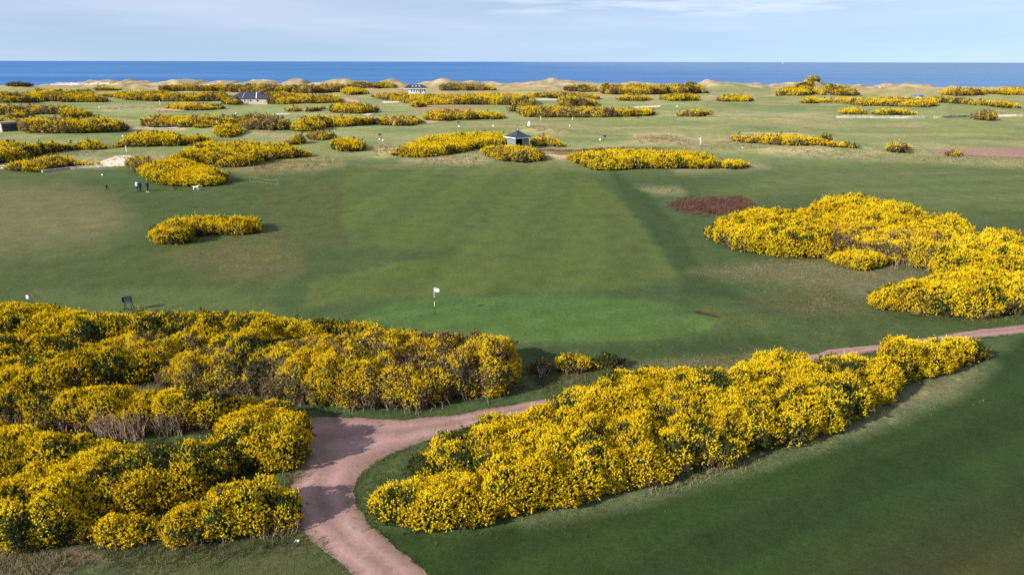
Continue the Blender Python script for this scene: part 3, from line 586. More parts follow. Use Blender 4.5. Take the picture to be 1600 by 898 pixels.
# ---- foreground, left bank
g('rearmost gorse mound of the left bank, just below the leaning pole', [(-60,478,540),(0,477,545),(31,475,545),(53,477,545),(81,475,545),(109,481,540),(128,493,530)], 2.4, .56, .15, .3)
g('long back hedge of gorse on the left bank, nearest to the stand on the tee', [(112,500,545),(131,498,550),(156,491,548),(187,491,545),(219,487,545),(250,490,545),(281,491,545),(325,487,548),(375,491,550),(406,490,555),(430,497,560)], 2.4, .56, .25, .3)
g('dark olive gorse with few flowers at the left edge below the rearmost mound', [(-60,525,600),(0,522,585),(60,525,580),(120,528,580),(160,530,570)], 2.2, .42, .2, .5)
g('rounded gorse mounds in the middle of the left bank, left of the dark hollow', [(-60,565,640),(0,560,632),(60,555,625),(120,550,618),(160,535,612),(190,530,608),(222,550,602),(236,575,590)], 2.3, .56, .15, .3)
g('shaded gorse behind the dark hollow in the left bank, with bare stems at its foot', [(192,528,560),(235,520,588),(270,522,575),(310,522,560),(350,530,552)], 2.3, .55, .6, .3, stems=[(225,285,60,1.3,0)])
g('low brownish olive dome of gorse right of the dark hollow in the left bank', [(275,582,602),(300,556,611),(335,545,614),(375,546,616),(405,558,620),(428,592,618)], 2.0, .36, .65, .4, stems=30)
g('bright gorse behind the brownish dome on the left bank', [(340,530,565),(375,520,575),(410,518,590),(440,515,600),(455,540,590)], 2.3, .72, .2, .2)
g('row of gorse along the green side of the left bank behind the tall brown thicket', [(415,498,545),(440,499,548),(470,499,548),(500,502,548),(525,500,545),(575,505,545),(612,514,548),(632,522,545)], 2.4, .66, .3, .25)
g('tall broad gorse thicket with brown patches above the path junction', [(436,562,622),(450,542,630),(480,530,634),(520,525,638),(560,522,640),(600,515,641),(634,520,643),(660,522,645),(690,522,634),(731,518,622),(769,526,626),(797,529,616),(806,572,606),(813,592,600)], 3.0, .56, .8, .3, stems=40)
g('hedge of gorse across the left bank with pale bare stems under it', [(-60,618,668),(0,617,668),(47,615,664),(94,613,672),(125,610,674),(165,606,678),(212,607,682),(237,615,678),(272,610,674),(312,612,675),(353,613,672),(385,622,655),(400,632,642)], 2.3, .66, .45, .2, stems=[(0,160,70,1.0,2),(158,226,190,1.6,2),(245,285,90,1.4,2)])
g('bright round gorse dome beside the path junction, its shadow on the path', [(362,682,720),(369,662,733),(381,648,738),(412,632,742),(437,629,742),(459,640,738),(474,657,734),(486,690,715)], 2.6, .80, .1, .1)
g('wide thicket of bright gorse at the left edge in the bottom corner', [(-60,670,870),(0,668,856),(31,664,862),(56,656,864),(75,667,862),(100,679,852),(130,680,832)], 2.3, .70, .2, .25)
g('bright gorse thicket in the lower left between the corner thicket and the grassy gap', [(110,680,842),(156,680,815),(175,689,812),(212,695,812),(234,694,810),(256,700,806)], 2.2, .72, .12, .2)
g('gorse running from the grassy gap to the foot of the round dome, lower left bank', [(240,700,805),(269,703,800),(300,695,780),(330,689,768),(352,682,760),(375,690,745)], 2.1, .70, .2, .25)
g('small low gorse bush alone at the bottom left, in front of the corner thicket', [(136,830,838),(150,816,848),(170,812,850),(190,808,857),(215,813,855),(235,815,847),(252,822,838)], 1.3, .66, .35, .3, name='gorse_bush', stems=8)
g('gorse bush at the bottom left, second from the path, right of the small low bush', [(259,817,842),(275,802,850),(295,794,854),(320,788,856),(340,784,850),(352,790,838)], 1.6, .74, .3, .2, name='gorse_bush')
g('gorse bush beside the path at the bottom left, its shadow across the gravel', [(345,778,850),(370,760,846),(395,754,840),(416,750,836),(440,764,832),(460,788,828),(468,802,818)], 2.2, .74, .2, .2, name='gorse_bush', stems=10)
# ---- foreground, right bank
g('low near end of the right gorse bank, just inside the path bend', [(580,785,797),(588,772,803),(602,762,820),(637,757,829),(680,744,832),(720,738,832),(759,738,824),(780,752,812)], 1.7, .82, .12, .12)
g('gorse of the right bank with dark green crowns facing the path bend', [(664,748,770),(668,738,760),(676,716,752),(694,690,752),(712,680,752),(744,672,752),(769,653,752),(800,648,748),(838,646,735),(855,655,720)], 2.2, .66, .25, .5)
g('broad bright gorse of the right bank above the lawn, second from its near end', [(760,720,823),(778,700,812),(803,690,806),(847,670,799),(887,655,797),(930,650,785),(960,660,775)], 2.4, .80, .15, .15)
g('gorse shoulder of the right bank rising over the path where it passes behind', [(838,646,700),(869,627,705),(900,614,705),(931,595,700),(962,581,695),(1000,581,690),(1025,590,670)], 2.5, .80, .15, .2)
g('thick middle of the right gorse bank, dead bracken at its foot', [(930,660,782),(975,650,767),(1016,640,762),(1044,630,752),(1069,620,733),(1112,610,731),(1131,606,718)], 2.5, .74, .35, .3)
g('rear crest of the right gorse bank below the dark slope of the green', [(1000,580,690),(1025,576,690),(1081,574,690),(1112,577,680),(1147,573,670),(1175,555,660),(1203,547,650),(1237,556,640),(1262,568,620)], 2.4, .76, .15, .25)
g('right gorse bank section that bulges towards the mown lawn', [(1110,610,730),(1140,605,716),(1166,600,706),(1194,596,706),(1237,590,699),(1259,585,685),(1297,585,678),(1312,600,655)], 2.4, .80, .2, .15)
g('gorse of the right bank between the lawn bulge and the tall pointed bush', [(1240,568,660),(1262,562,665),(1290,553,668),(1320,556,652),(1345,566,644),(1365,560,634),(1392,560,618)], 2.3, .80, .15, .15)
g('tall pointed gorse bush standing above the right bank against the path', [(1370,560,608),(1374,534,606),(1384,527,604),(1398,524,600),(1415,530,597),(1424,544,594),(1440,556,592)], 2.7, .84, .12, .1, name='gorse_bush')
g('far tapering end of the right gorse bank pointing along the path', [(1420,545,592),(1440,532,592),(1470,529,584),(1495,529,574),(1515,530,566),(1533,543,560),(1538,556,558)], 1.9, .82, .2, .15)
g('small dark gorse bush in front of the dark crowns at the inside of the bend', [(657,722,734),(664,714,736),(672,712,737),(682,716,735)], .8, .2, .4, .5, name='gorse_bush')
# small bushes under the green
g('small leafless dark bush at the end of the tall brown thicket', [(832,570,583),(842,562,586),(855,563,586),(864,568,583)], .9, .04, .7, .2, name='gorse_bush', stems=10)
g('small round half flowering gorse bush between two dark bushes below the green', [(870,562,580),(880,555,585),(895,552,586),(908,556,584),(919,566,580)], 1.2, .48, .5, .3, name='gorse_bush')
g('small dark green flowerless bush below the green, rightmost of three', [(928,566,576),(936,556,578),(950,553,579),(964,558,578),(974,568,575)], 1.0, .03, .25, .3, name='gorse_bush')
# ---- right clump
g('largest gorse clump right of the fairway, its left half by the heather', [(1112,360,372),(1127,340,381),(1157,328,394),(1184,325,398),(1210,329,402),(1240,326,404),(1268,320,404),(1290,315,404)], 2.7, .84, .25, .12)
g('crest of the big gorse clump right of the fairway', [(1268,318,372),(1285,308,376),(1322,303,380),(1360,312,385),(1409,320,390),(1442,337,392),(1462,350,388)], 2.8, .84, .25, .15)
g('brown fronted gorse in the middle of the big clump right of the fairway', [(1280,355,404),(1310,350,400),(1345,350,405),(1380,355,410),(1409,352,416),(1442,352,421),(1466,362,424)], 2.5, .52, .9, .25, stems=60)
g('gorse at the back right corner of the big clump right of the fairway', [(1440,345,400),(1460,338,402),(1482,337,402),(1500,350,395),(1506,362,385)], 2.4, .78, .2, .2)
g('small gorse bush pushed out in front of the big clump on pale grass', [(1301,402,407),(1315,394,418),(1345,392,424),(1370,396,418),(1381,404,412)], 1.5, .78, .35, .15, name='gorse_bush')
g('gorse rising at the right photo edge behind the bright front clump', [(1455,400,430),(1475,382,436),(1495,368,442),(1530,358,440),(1560,360,440),(1600,380,440),(1660,395,440)], 2.8, .80, .25, .2)
g('bright yellow front clump of gorse at the right edge above the path', [(1364,462,480),(1378,452,486),(1410,440,488),(1445,432,491),(1475,424,497),(1503,413,498),(1525,420,498),(1562,426,491),(1600,426,491),(1660,430,490)], 2.6, .84, .25, .12)
g('small dead rusty gorse at the foot of the bright front clump by the path', [(1423,487,492),(1430,483,494),(1438,487,493)], .7, .02, 1.6, 0, name='gorse_bush')
# ---- island on the left fairway
g('crescent of gorse standing alone on the left fairway', [(243,364,377),(252,354,381),(266,346,383),(281,340,383),(292,340,381),(302,340,370),(344,339,367),(375,339,368),(398,340,365),(410,350,359)], 1.9, .82, .25, .1)
# ---- beyond the fairway
g('big gorse clump beside the walkers and dogs', [(232,262,278),(245,254,287),(265,250,291),(300,250,292),(330,263,292),(354,274,286)], 1.9, .84, .15, .12)
g('brown sided gorse at the right rim of the large sand bunker', [(204,247,262),(215,246,268),(228,247,274),(242,252,280)], 1.8, .5, 1.2, .1)
g('long bright gorse clump running back behind the clump by the walkers', [(268,246,254),(290,238,258),(312,227,256),(332,222,258),(354,225,262),(385,221,262),(415,226,252),(435,224,249),(455,228,248),(475,236,246),(486,241,245)], 2.1, .74, .35, .15)
g('gorse hill at the left photo edge behind the sand', [(-50,224,262),(0,223,257),(20,222,255),(44,225,248),(60,230,244)], 2.4, .68, .5, .2)
g('gorse strip right of the gorse hill at the left edge, above a grassy bank', [(58,228,242),(78,223,240),(98,226,237),(112,228,235),(128,223,234),(145,220,235),(156,224,235),(163,229,233)], 1.8, .72, .4, .15)
g('low gorse with a dead brown left end above the sleeper edging', [(12,258,266),(40,252,269),(68,250,269),(84,246,266),(105,245,263),(118,252,261),(135,255,260),(158,255,259)], 1.6, .70, .7, .1)
g('gorse mound left of the tall white post, behind the sand bunker', [(184,228,231),(197,218,230),(210,211,230),(236,206,230),(263,207,229),(285,213,228),(300,215,224),(312,213,222),(330,216,221)], 2.1, .74, .35, .15)
g('gorse bush standing alone left of the tee bank, round and bright', [(339,200,212),(346,196,215),(358,195,216),(370,196,214),(380,201,208)], 2.0, .74, .3, .15, name='gorse_bush')
g('tiny bright gorse tuft in front of the long brown hedge', [(305,196,200),(314,194,201),(328,197,199)], .9, .9, .1, 0, name='gorse_bush')
g('long brownish gorse hedge across the left links, right of the hut', [(226,187,198),(240,184,200),(270,184,200),(300,183,199),(340,183,197),(380,184,196)], 2.1, .6, .8, .15)
g('dark brown gorse block at the right end of the long hedge', [(378,184,198),(392,182,203),(405,180,204),(425,182,205),(440,186,204),(453,194,201)], 2.4, .40, .9, .4)
g('gorse row on the mown ridge left of the lone round bush', [(454,196,204),(470,190,206),(486,184,207),(510,183,199),(540,184,199),(575,185,195),(605,187,196)], 2.2, .72, .4, .15)
g('gorse run behind the far red flag', [(600,187,196),(620,184,197),(640,184,197),(652,186,194),(662,189,191)], 1.6, .62, .8, .15)
g('small brownish gorse left of the lone round bush', [(453,222,227),(462,213,227),(470,211,226),(478,215,223)], 1.8, .5, .8, .2, name='gorse_bush')
g('small brown topped gorse just left behind the lone round bush', [(486,210,219),(495,208,220),(505,207,220),(514,208,218),(522,212,216)], 1.6, .5, .8, .2, name='gorse_bush')
g('lone round gorse bush at the far left corner of the fairway', [(521,220,234),(530,217,237),(550,217,238),(562,221,237),(571,229,233)], 2.0, .84, .2, .1, name='gorse_bush')
# ---- shelter mound
g('great bright gorse bank left of the dark roofed shelter', [(616,240,244),(628,231,246),(641,226,247),(656,219,247),(672,214,246),(692,211,244),(719,210,239),(739,207,234),(773,208,230),(796,212,227)], 2.0, .88, .2, .06)
g('brown flecked gorse in front of the dark roofed shelter', [(755,235,240),(765,230,247),(778,228,250),(795,228,254),(815,229,255),(835,234,254),(851,244,251)], 1.9, .66, .75, .15)
g('gorse right of the dark roofed shelter', [(834,216,229),(845,214,229),(858,216,229),(870,221,230),(881,227,230)], 1.9, .76, .6, .1)
g('wide low gorse clump right of the shelter, before a heather strip', [(889,243,250),(905,239,257),(918,237,263),(935,235,267),(960,234,267),(1000,235,264),(1036,237,264),(1060,237,264),(1085,239,264),(1105,242,264),(1121,250,263)], 1.9, .78, .35, .15)
g('small gorse at the right tip of the wide low clump', [(1127,254,262),(1138,251,265),(1150,251,265),(1160,254,263),(1169,257,260)], 1.2, .8, .4, .1, name='gorse_bush')
g('flat gorse strip on the tan bank right of the golfer in white', [(1141,215,219),(1152,213,222),(1165,214,224),(1200,212,226),(1230,212,228),(1260,216,229),(1275,217,228),(1300,222,231),(1340,229,233),(1352,232,234)], 1.7, .72, .55, .15)
g('small dark flowerless bush behind the flat gorse strip', [(1280,216,221),(1288,213,222),(1298,217,221)], 1.3, .03, .3, .3, name='gorse_bush')
g('small brown gorse at the edge of the ploughed earth', [(1387,229,238),(1396,225,239),(1408,227,239),(1422,228,233)], 1.5, .55, .8, .1, name='gorse_bush')
g('single little bush in front of the ploughed earth', [(1482,240,245),(1490,237,246),(1499,241,245)], 1.1, .5, .9, .1, name='gorse_bush')
# ---- middle distance rows
g('gorse row beside the concrete hut, tight against its dark side', [(36,188,205),(50,187,208),(75,188,209),(120,188,209),(150,186,208),(170,186,207),(190,190,206),(202,199,204)], 2.6, .62, .6, .25)
g('gorse behind the concrete hut', [(-30,187,196),(0,187,196),(20,186,198),(38,187,203)], 2.4, .78, .3, .15)
g('gorse hedge far left above the concrete hut', [(-40,167,180),(0,167,180),(40,168,180),(88,168,179),(108,169,179),(118,172,178)], 2.4, .62, .7, .15)
g('bright gorse bush at the right end of the hedge above the hut', [(97,172,183),(105,168,185),(118,170,186),(132,174,184),(141,176,180)], 2.2, .8, .2, .15, name='gorse_bush')
g('small gorse before the hedge above the hut', [(13,180,184),(28,177,185),(42,177,184),(53,181,184)], 1.4, .62, .5, .2, name='gorse_bush')
g('small gorse left of the orange bunker sand, capping it', [(260,166,170),(275,163,171),(292,162,173),(310,163,173),(322,165,173),(333,168,172)], 1.9, .78, .4, .1)
g('tiny gorse right of the orange bunker sand', [(333,167,170),(342,165,171),(351,168,170)], 1.4, .66, .4, .1, name='gorse_bush')
g('small gorse bush alone on turf in front of the slate roofed house', [(449,171,175),(458,168,175),(468,171,175)], 1.8, .66, .5, .15, name='gorse_bush')
g('small brown gorse pair right of the one facing the slate roofed house', [(477,171,175),(486,168,175),(496,169,174),(507,168,171)], 1.8, .52, .8, .15, name='gorse_bush')
g('oblong gorse block on turf left of the pale bunker strip', [(516,166,176),(530,163,177),(550,163,178),(565,163,178),(582,167,177),(591,170,174)], 2.6, .74, .5, .1)
g('brown bellied gorse row with a bright left end, below the far pavilion', [(664,178,188),(676,175,189),(690,174,190),(710,174,188),(730,174,188),(748,175,186)], 2.6, .58, 1.1, .1)
g('bright gorse at the right end of the brown bellied row', [(746,176,187),(760,175,187),(775,177,187),(785,179,186)], 2.3, .74, .3, .15, name='gorse_bush')
g('gorse row fronted by dead brown stems across the middle of the links', [(815,169,183),(828,167,184),(840,168,184),(870,168,184),(900,168,184),(940,170,184),(970,171,183),(1000,173,182)], 2.8, .60, 1.2, .1)
g('low brown gorse at the left start of the brown stemmed row', [(794,169,174),(804,167,175),(816,168,178)], 1.8, .35, 1.0, .2, name='gorse_bush')
g('bright round gorse at the right end of the brown stemmed row', [(996,173,181),(1005,171,182),(1014,172,181),(1020,175,180)], 2.0, .84, .2, .1, name='gorse_bush')
g('small gorse bush alone on the far fairway right of centre', [(1060,179,182),(1072,174,182),(1085,172,183),(1100,173,182),(1111,177,181)], 2.0, .66, .7, .1, name='gorse_bush')
g('lone brown gorse dome in front of the pale stone wall', [(1524,181,187),(1532,176,188),(1541,174,189),(1550,177,188),(1558,183,187)], 2.6, .5, .9, .1, name='gorse_bush')
g('gorse over the left end of the pale stone wall', [(1314,173,178),(1325,170,179),(1338,171,179),(1353,176,179)], 1.9, .82, .4, .1, name='gorse_bush')
g('gorse over the right end of the first pale stone wall', [(1365,175,179),(1380,172,180),(1400,172,180),(1418,174,180),(1433,176,179)], 1.8, .86, .2, .05, name='gorse_bush')
# ---- long belts towards the dunes
g('long belt of gorse right in front of the far pavilion', [(584,149,153),(600,147,156),(618,146,158),(640,147,162),(655,147,165),(680,147,164),(706,146,164),(740,146,164),(766,147,164),(800,147,165),(820,149,166),(834,152,166)], 2.6, .70, .6, .15)
g('little gorse before the belt below the far pavilion, left of its brown part', [(646,160,167),(654,158,168),(664,162,167)], 1.8, .86, .2, .05, name='gorse_bush')
g('gorse with dark shadow side beside the orange net', [(874,154,166),(886,152,167),(900,153,166),(915,155,166),(925,155,166),(932,158,165)], 2.6, .58, .6, .2)
g('low gorse belt behind the orange net', [(829,147,152),(850,146,153),(880,146,154),(910,148,155),(935,150,156)], 2.0, .62, .6, .15)
g('small gorse between the far pavilion dunes and the orange net', [(882,137,142),(895,134,144),(912,134,144),(931,136,144)], 2.2, .48, .5, .3)
g('wide dark gorse hill under the sea horizon, right of centre', [(940,131,147),(960,129,148),(980,129,148),(1000,128,148),(1020,127,148),(1045,127,147),(1070,127,147),(1085,130,146),(1104,142,146)], 4.0, .56, .6, .3)
g('small gorse in the grass before the wide dark gorse hill', [(965,153,157),(976,148,158),(990,147,158),(1004,150,158),(1016,154,157)], 2.2, .7, .5, .1, name='gorse_bush')
g('long low gorse below the right end of the wide dark gorse hill', [(1034,151,156),(1048,148,158),(1062,147,158),(1080,148,158),(1093,153,157)], 2.2, .8, .4, .1)
g('gorse oval on turf before the green dune hill', [(1121,154,158),(1130,150,159),(1150,149,159),(1166,151,159),(1175,154,158)], 2.4, .74, .7, .1, name='gorse_bush')
g('bright little gorse left below the tall gorse hill', [(1252,157,161),(1260,153,162),(1270,152,162),(1280,156,161)], 2.2, .88, .2, .05, name='gorse_bush')
g('second little gorse below the tall gorse hill, lower than its neighbour', [(1281,157,160),(1290,155,161),(1299,157,160)], 1.6, .78, .3, .1, name='gorse_bush')
g('gorse up the left flank of the tall hill by the sea', [(1214,142,150),(1228,138,150),(1244,132,150),(1256,128,150),(1266,123,148)], 2.4, .66, .4, .25)
g('brown gorse cap on the summit of the tall hill by the sea', [(1262,121,126),(1272,118,127),(1282,118,128),(1291,124,128)], 1.6, .25, 1.1, .2)
g('gorse along the foot of the tall hill by the sea', [(1264,138,146),(1275,140,148),(1290,143,149)], 2.0, .78, .4, .1)
g('gorse on the right flank of the tall hill by the sea', [(1288,134,144),(1300,132,149),(1315,134,150),(1330,140,150),(1341,146,149)], 2.6, .52, .5, .3)
g('long gorse hedge behind the white marker on the right, brown below', [(1306,154,160),(1320,153,161),(1330,155,164),(1350,155,166),(1370,155,166),(1395,153,167),(1420,154,167),(1445,154,168),(1463,156,166)], 2.5, .74, .7, .1)
g('thin dark gorse hedge right of the long hedge, little in flower', [(1450,154,160),(1475,153,161),(1500,156,163),(1520,159,164)], 2.0, .4, .3, .5)
g('bright gorse hedge at the right edge, beyond the pale stone wall', [(1520,159,165),(1535,158,165),(1555,159,168),(1575,161,169),(1595,165,170)], 2.2, .78, .5, .15)
g('gorse along the dune foot at the far right', [(1473,141,149),(1490,139,150),(1510,140,150),(1530,139,149),(1545,141,147)], 2.8, .6, .6, .2)
g('gorse under the far right dune, touching the photo edge', [(1548,142,147),(1570,139,148),(1585,137,149),(1600,138,149),(1640,138,149)], 2.8, .66, .6, .2)
g('gorse belt on the far left below the dark trees', [(-40,137,161),(0,140,161),(34,143,161),(57,142,160),(70,143,160)], 2.8, .66, .5, .25)
g('high gorse belt on the far left, running down to turf', [(58,136,150),(75,139,158),(98,138,160),(120,138,160),(142,139,160),(150,149,160),(168,157,160)], 3.0, .62, .5, .25)
g('thin far gorse strip under the green mound near the shore', [(148,137,142),(160,136,142),(178,138,142),(190,139,141)], 2.2, .6, .5, .2)
g('bright belt of far gorse reaching up to the slate roofed house', [(162,147,151),(180,146,153),(200,144,157),(230,143,158),(260,142,159),(290,141,159),(320,142,159),(352,143,158)], 2.8, .72, .5, .15)
g('dark far belt of gorse behind the slate roofed house, under the dunes', [(252,135,143),(280,133,143),(310,134,143),(350,134,143),(390,132,146),(420,133,147),(450,134,146),(482,133,146),(515,131,145),(540,131,144)], 3.2, .52, .6, .3)
g('gorse just behind the house chimney', [(415,147,156),(430,145,156),(445,144,155),(456,148,155)], 2.6, .7, .4, .2)
g('gorse hedge running right from the slate roofed house', [(388,158,162),(398,156,162),(410,154,162),(422,152,163),(440,148,163),(452,147,163),(472,149,162),(500,150,162),(526,150,161),(534,155,160)], 2.6, .74, .6, .1)
g('gorse just before the left end of the slate roofed house', [(350,156,163),(360,154,164),(370,156,164),(377,159,164)], 2.4, .8, .4, .05, name='gorse_bush')
g('bright far gorse left below the far pavilion', [(535,140,147),(550,137,149),(562,138,148),(576,143,148)], 2.4, .82, .3, .1, name='gorse_bush')
g('brown far gorse on the dune foot left of the far pavilion', [(544,131,137),(560,129,138),(585,130,138),(605,129,138),(620,133,138)], 2.6, .42, .8, .25)
g('dark far gorse right of the far pavilion on tan dunes', [(690,133,142),(705,131,142),(725,132,142),(750,134,142),(775,137,142)], 2.4, .34, .7, .35)
g('low dark evergreen trees on the far left shore', [(12,131,135),(28,129,136),(40,130,136),(54,132,135)], 3.0, .0, .1, 0, name='evergreen_tree', cat='trees', group='far shore trees')
# ------------------------------------------------------------------ heather and long grass (nobody could count it)
def blades(P, L, n, width, tone, spread=.5, up=1.0):
    m = len(P); A = rng.normal(size=(m, n, 3)) * spread; A[..., 2] = up; A = unit(A)
    off = rng.normal(size=(m, n, 3)) * (L[:, None, None] * .35); off[..., 2] = 0
    side = unit(np.cross(A, rng.normal(size=(m, n, 3)))); ln = L[:, None] * rng.uniform(.6, 1.3, (m, n)); wd_ = width * rng.uniform(.7, 1.3, (m, n)) * (L[:, None] / L.mean())
    b = P[:, None, :] + off; b[..., 2] -= .02
    V = np.stack([b - side * wd_[..., None], b + side * wd_[..., None], b + A * ln[..., None] + rng.normal(size=(m, n, 3)) * ln[..., None] * .12], 2).reshape(-1, 3)
    v = np.repeat(np.clip(tone[:, None] + rng.normal(0, .12, (m, n)), 0, 1).ravel(), 3)
    return V, v
def scatter(poly, n, margin=0):
    P = np.array(poly, float); c = flat(P[:, 0], P[:, 1])[:, :2]; lo = c.min(0) - .12 * np.ptp(c, 0); hi = c.max(0) + .12 * np.ptp(c, 0); xy = rng.uniform(lo, hi, (n, 2))
    G = np.concatenate([xy, Hf(xy[:, 0], xy[:, 1])[:, None]], 1); px, py, _ = proj(G); sd = sdf_poly(px, py, poly); ext = .22 * min(np.ptp(P[:, 1]), np.ptp(P[:, 0])) + .5; return G[sd < margin + ext * (rng.uniform(-1.2, .7, len(sd)) + 1.2 * (fbm(G[:, 0] / 3, G[:, 1] / 3, 37) - .5))]
def grass_stuff():
    Vs = []; vs = []
    def put(poly, n, L, tone, width=.012, nb=7, spread=.5, clump=.5):
        G = scatter(poly, n)
        if not len(G): return
        d = np.hypot(G[:, 0], G[:, 1]); k = fbm(G[:, 0] / 1.3, G[:, 1] / 1.3, 15) > clump - .12; G = G[k]; d = d[k]
        t = tone + .14 + .5 * (fbm(G[:, 0] / 2.2, G[:, 1] / 2.2, 19) - .5)
        V, v = blades(G, L * rng.uniform(.7, 1.3, len(G)), nb, width, t, spread); Vs.append(V); vs.append(v)
    put([(560,800),(552,762),(640,698),(860,646),(880,652),(700,760),(600,800)], 5200, .16, .40)
    put([(450,655),(480,640),(640,650),(800,620),(950,580),(930,560),(800,590),(640,630),(440,618)], 7000, .16, .32)
    put([(930,574),(1250,548),(1255,555),(1000,590),(920,600)], 4200, .2, .62)
    put([(820,570),(940,580),(900,612),(820,615)], 2200, .2, .5)
    put([(580,835),(760,832),(900,796),(1100,738),(1300,682),(1400,610),(1545,556),(1552,566),(1510,605),(1350,672),(1180,728),(1000,782),(830,825),(600,845)], 9000, .15, .5)
    put([(1000,770),(1060,745),(1130,728),(1180,708),(1180,722),(1060,760),(1000,780)], 1800, .28, .95, .016)
    put([(1300,680),(1400,600),(1450,592),(1440,605),(1330,670)], 900, .25, .85)
    put([(-40,850),(120,856),(250,822),(350,845),(460,825),(500,850),(380,880),(100,900),(-40,910)], 6000, .18, .5)
    put([(-40,860),(60,866),(110,874),(60,898),(-40,905)], 1800, .3, .95, .016)
    put([(395,835),(450,810),(475,822),(430,850)], 500, .3, .9, .014)
    put([(180,690),(300,670),(385,655),(370,692),(280,706)], 2600, .2, .42)
    put([(215,600),(300,585),(280,620),(215,625)], 900, .3, .8, .014)
    put([(240,590),(440,600),(440,640),(380,625),(240,625)], 1500, .22, .5)
    put([(435,750),(492,705),(488,735),(450,775)], 700, .22, .6)
    put([(1080,425),(1240,402),(1460,428),(1430,445),(1330,440),(1200,436)], 3800, .2, .75, .014)
    put([(1160,450),(1300,450),(1370,485),(1250,495)], 1500, .16, .6, .014)
    put([(1360,490),(1600,496),(1600,507),(1380,500)], 1200, .2, .4, .014)
    put([(250,384),(300,382),(420,364),(450,380),(350,440),(300,420)], 1600, .14, .7, .014)
    LBs = np.concatenate(LOBE_BASES); rep_ = LBs[rng.integers(0, len(LBs), 26000)]; an = rng.uniform(0, 2 * np.pi, len(rep_)); rad_ = rep_[:, 4] * rng.uniform(.85, 1.45, len(rep_))
    q = np.stack([rep_[:, 0] + rad_ * np.cos(an), rep_[:, 1] + rad_ * np.sin(an)], 1); q = q[fbm(q[:, 0] / 1.4, q[:, 1] / 1.4, 83) > .47]; G = np.concatenate([q, Hf(q[:, 0], q[:, 1])[:, None]], 1)
    px, py, _ = proj(G); G = G[~((sdf_poly(px, py, [(669,898),(559,792),(556,757),(637,698),(769,657),(1290,564),(1600,520),(1600,507),(1255,556),(869,621),(628,655),(472,652),(487,723),(459,795),(553,898)]) < 6))]
    V, v = blades(G, .24 * rng.uniform(.6, 1.4, len(G)), 7, .013, np.clip(.55 + 1.0 * (fbm(G[:, 0] / 1.8, G[:, 1] / 1.8, 29) - .45), 0, 1), .7); Vs.append(V); vs.append(v)
    for e, nr in PATH_EDGE:
        L_ = np.linalg.norm(np.diff(e, axis=0), axis=1); n = 3400; idx = rng.choice(len(L_), n, p=np.where(np.hypot(*e[:-1].T) < 75, L_, 0) / np.where(np.hypot(*e[:-1].T) < 75, L_, 0).sum()); t = rng.random((n, 1))
        q = e[idx] * (1 - t) + e[idx + 1] * t - nr[idx] * (np.abs(rng.normal(0, .22, (n, 1))) - .12); q = q[fbm(q[:, 0] / .9, q[:, 1] / .9, 131) > .44]
        G = np.concatenate([q, Hf(q[:, 0], q[:, 1])[:, None]], 1); V, v = blades(G, .10 * rng.uniform(.6, 1.5, len(G)), 7, .011, np.clip(.45 + .9 * (fbm(G[:, 0] / 2, G[:, 1] / 2, 29) - .45), 0, 1), .9); Vs.append(V); vs.append(v)
    V = np.concatenate(Vs); v = np.concatenate(vs); F_ = np.arange(len(V)).reshape(-1, 3)
    o = link('rough_grass', mesh_np('rough_grass', V, [F_], M['grass'], {'v': v})); tag(o, 'long rough grass tufts growing along the path verges and gorse edges', 'grass', kind='stuff')
    Vs.clear(); vs.clear()
    for poly, n, L_ in (([(640,240),(665,246),(750,236),(765,252),(740,262),(660,256)], 1400, .45), ([(375,258),(440,247),(535,248),(530,256),(480,268),(400,274)], 1900, .45),
        ([(580,230),(600,225),(625,233),(620,240),(585,243)], 700, .5), ([(850,238),(905,238),(895,248),(855,247)], 700, .5), ([(985,211),(1050,209),(1085,222),(1000,225)], 1500, .5),
        ([(815,197),(850,197),(885,206),(850,209)], 1000, .5), ([(1060,225),(1105,224),(1150,219),(1200,229),(1200,235),(1070,233)], 1500, .5), ([(1190,229),(1300,231),(1400,236),(1600,251),(1600,260),(1400,249),(1250,243)], 4200, .5),
        ([(60,237),(150,233),(150,246),(70,249)], 1000, .45), ([(110,252),(160,248),(240,243),(255,246),(150,262)], 500, .45), ([(160,167),(240,167),(242,171),(160,171)], 700, .7), ([(990,293),(1060,294),(1070,302),(1000,302)], 260, .2)):
        G = scatter(poly, n)
        if len(G):
            V, v = blades(G, L_ * rng.uniform(.6, 1.2, len(G)), 8, .035, np.clip(1.0 + .7 * (fbm(G[:, 0] / 2, G[:, 1] / 2, 33) - .5), 0, 1), .6); Vs.append(V); vs.append(v)
    V = np.concatenate(Vs); v = np.concatenate(vs)
    o = link('dune_grass', mesh_np('dune_grass', V, [np.arange(len(V)).reshape(-1, 3)], M['grass'], {'v': v})); tag(o, 'pale dry bent grass on the banks and mounds beyond the fairway', 'grass', kind='stuff')
    for poly, n, lab in (([(1047,320),(1062,313),(1085,310),(1120,309),(1155,310),(1178,320),(1165,330),(1130,334),(1085,335),(1060,328)], 5200, 'reddish brown heather patch beside the largest gorse clump'),
                    ([(835,231),(890,230),(960,231),(1020,232),(1050,235),(1010,237),(930,241),(890,243),(845,236)], 5200, 'dark brown heather strip right of the dark roofed shelter')):
        G = scatter(poly, n); k = fbm(G[:, 0] / .8, G[:, 1] / .8, 5); V, v = blades(G, .42 * rng.uniform(.6, 1.2, len(G)), 8, .03, k, .9, .8)
        o = link('heather', mesh_np('heather', V, [np.arange(len(V)).reshape(-1, 3)], M['heather'], {'v': v})); tag(o, lab, 'heather', kind='stuff')
grass_stuff()
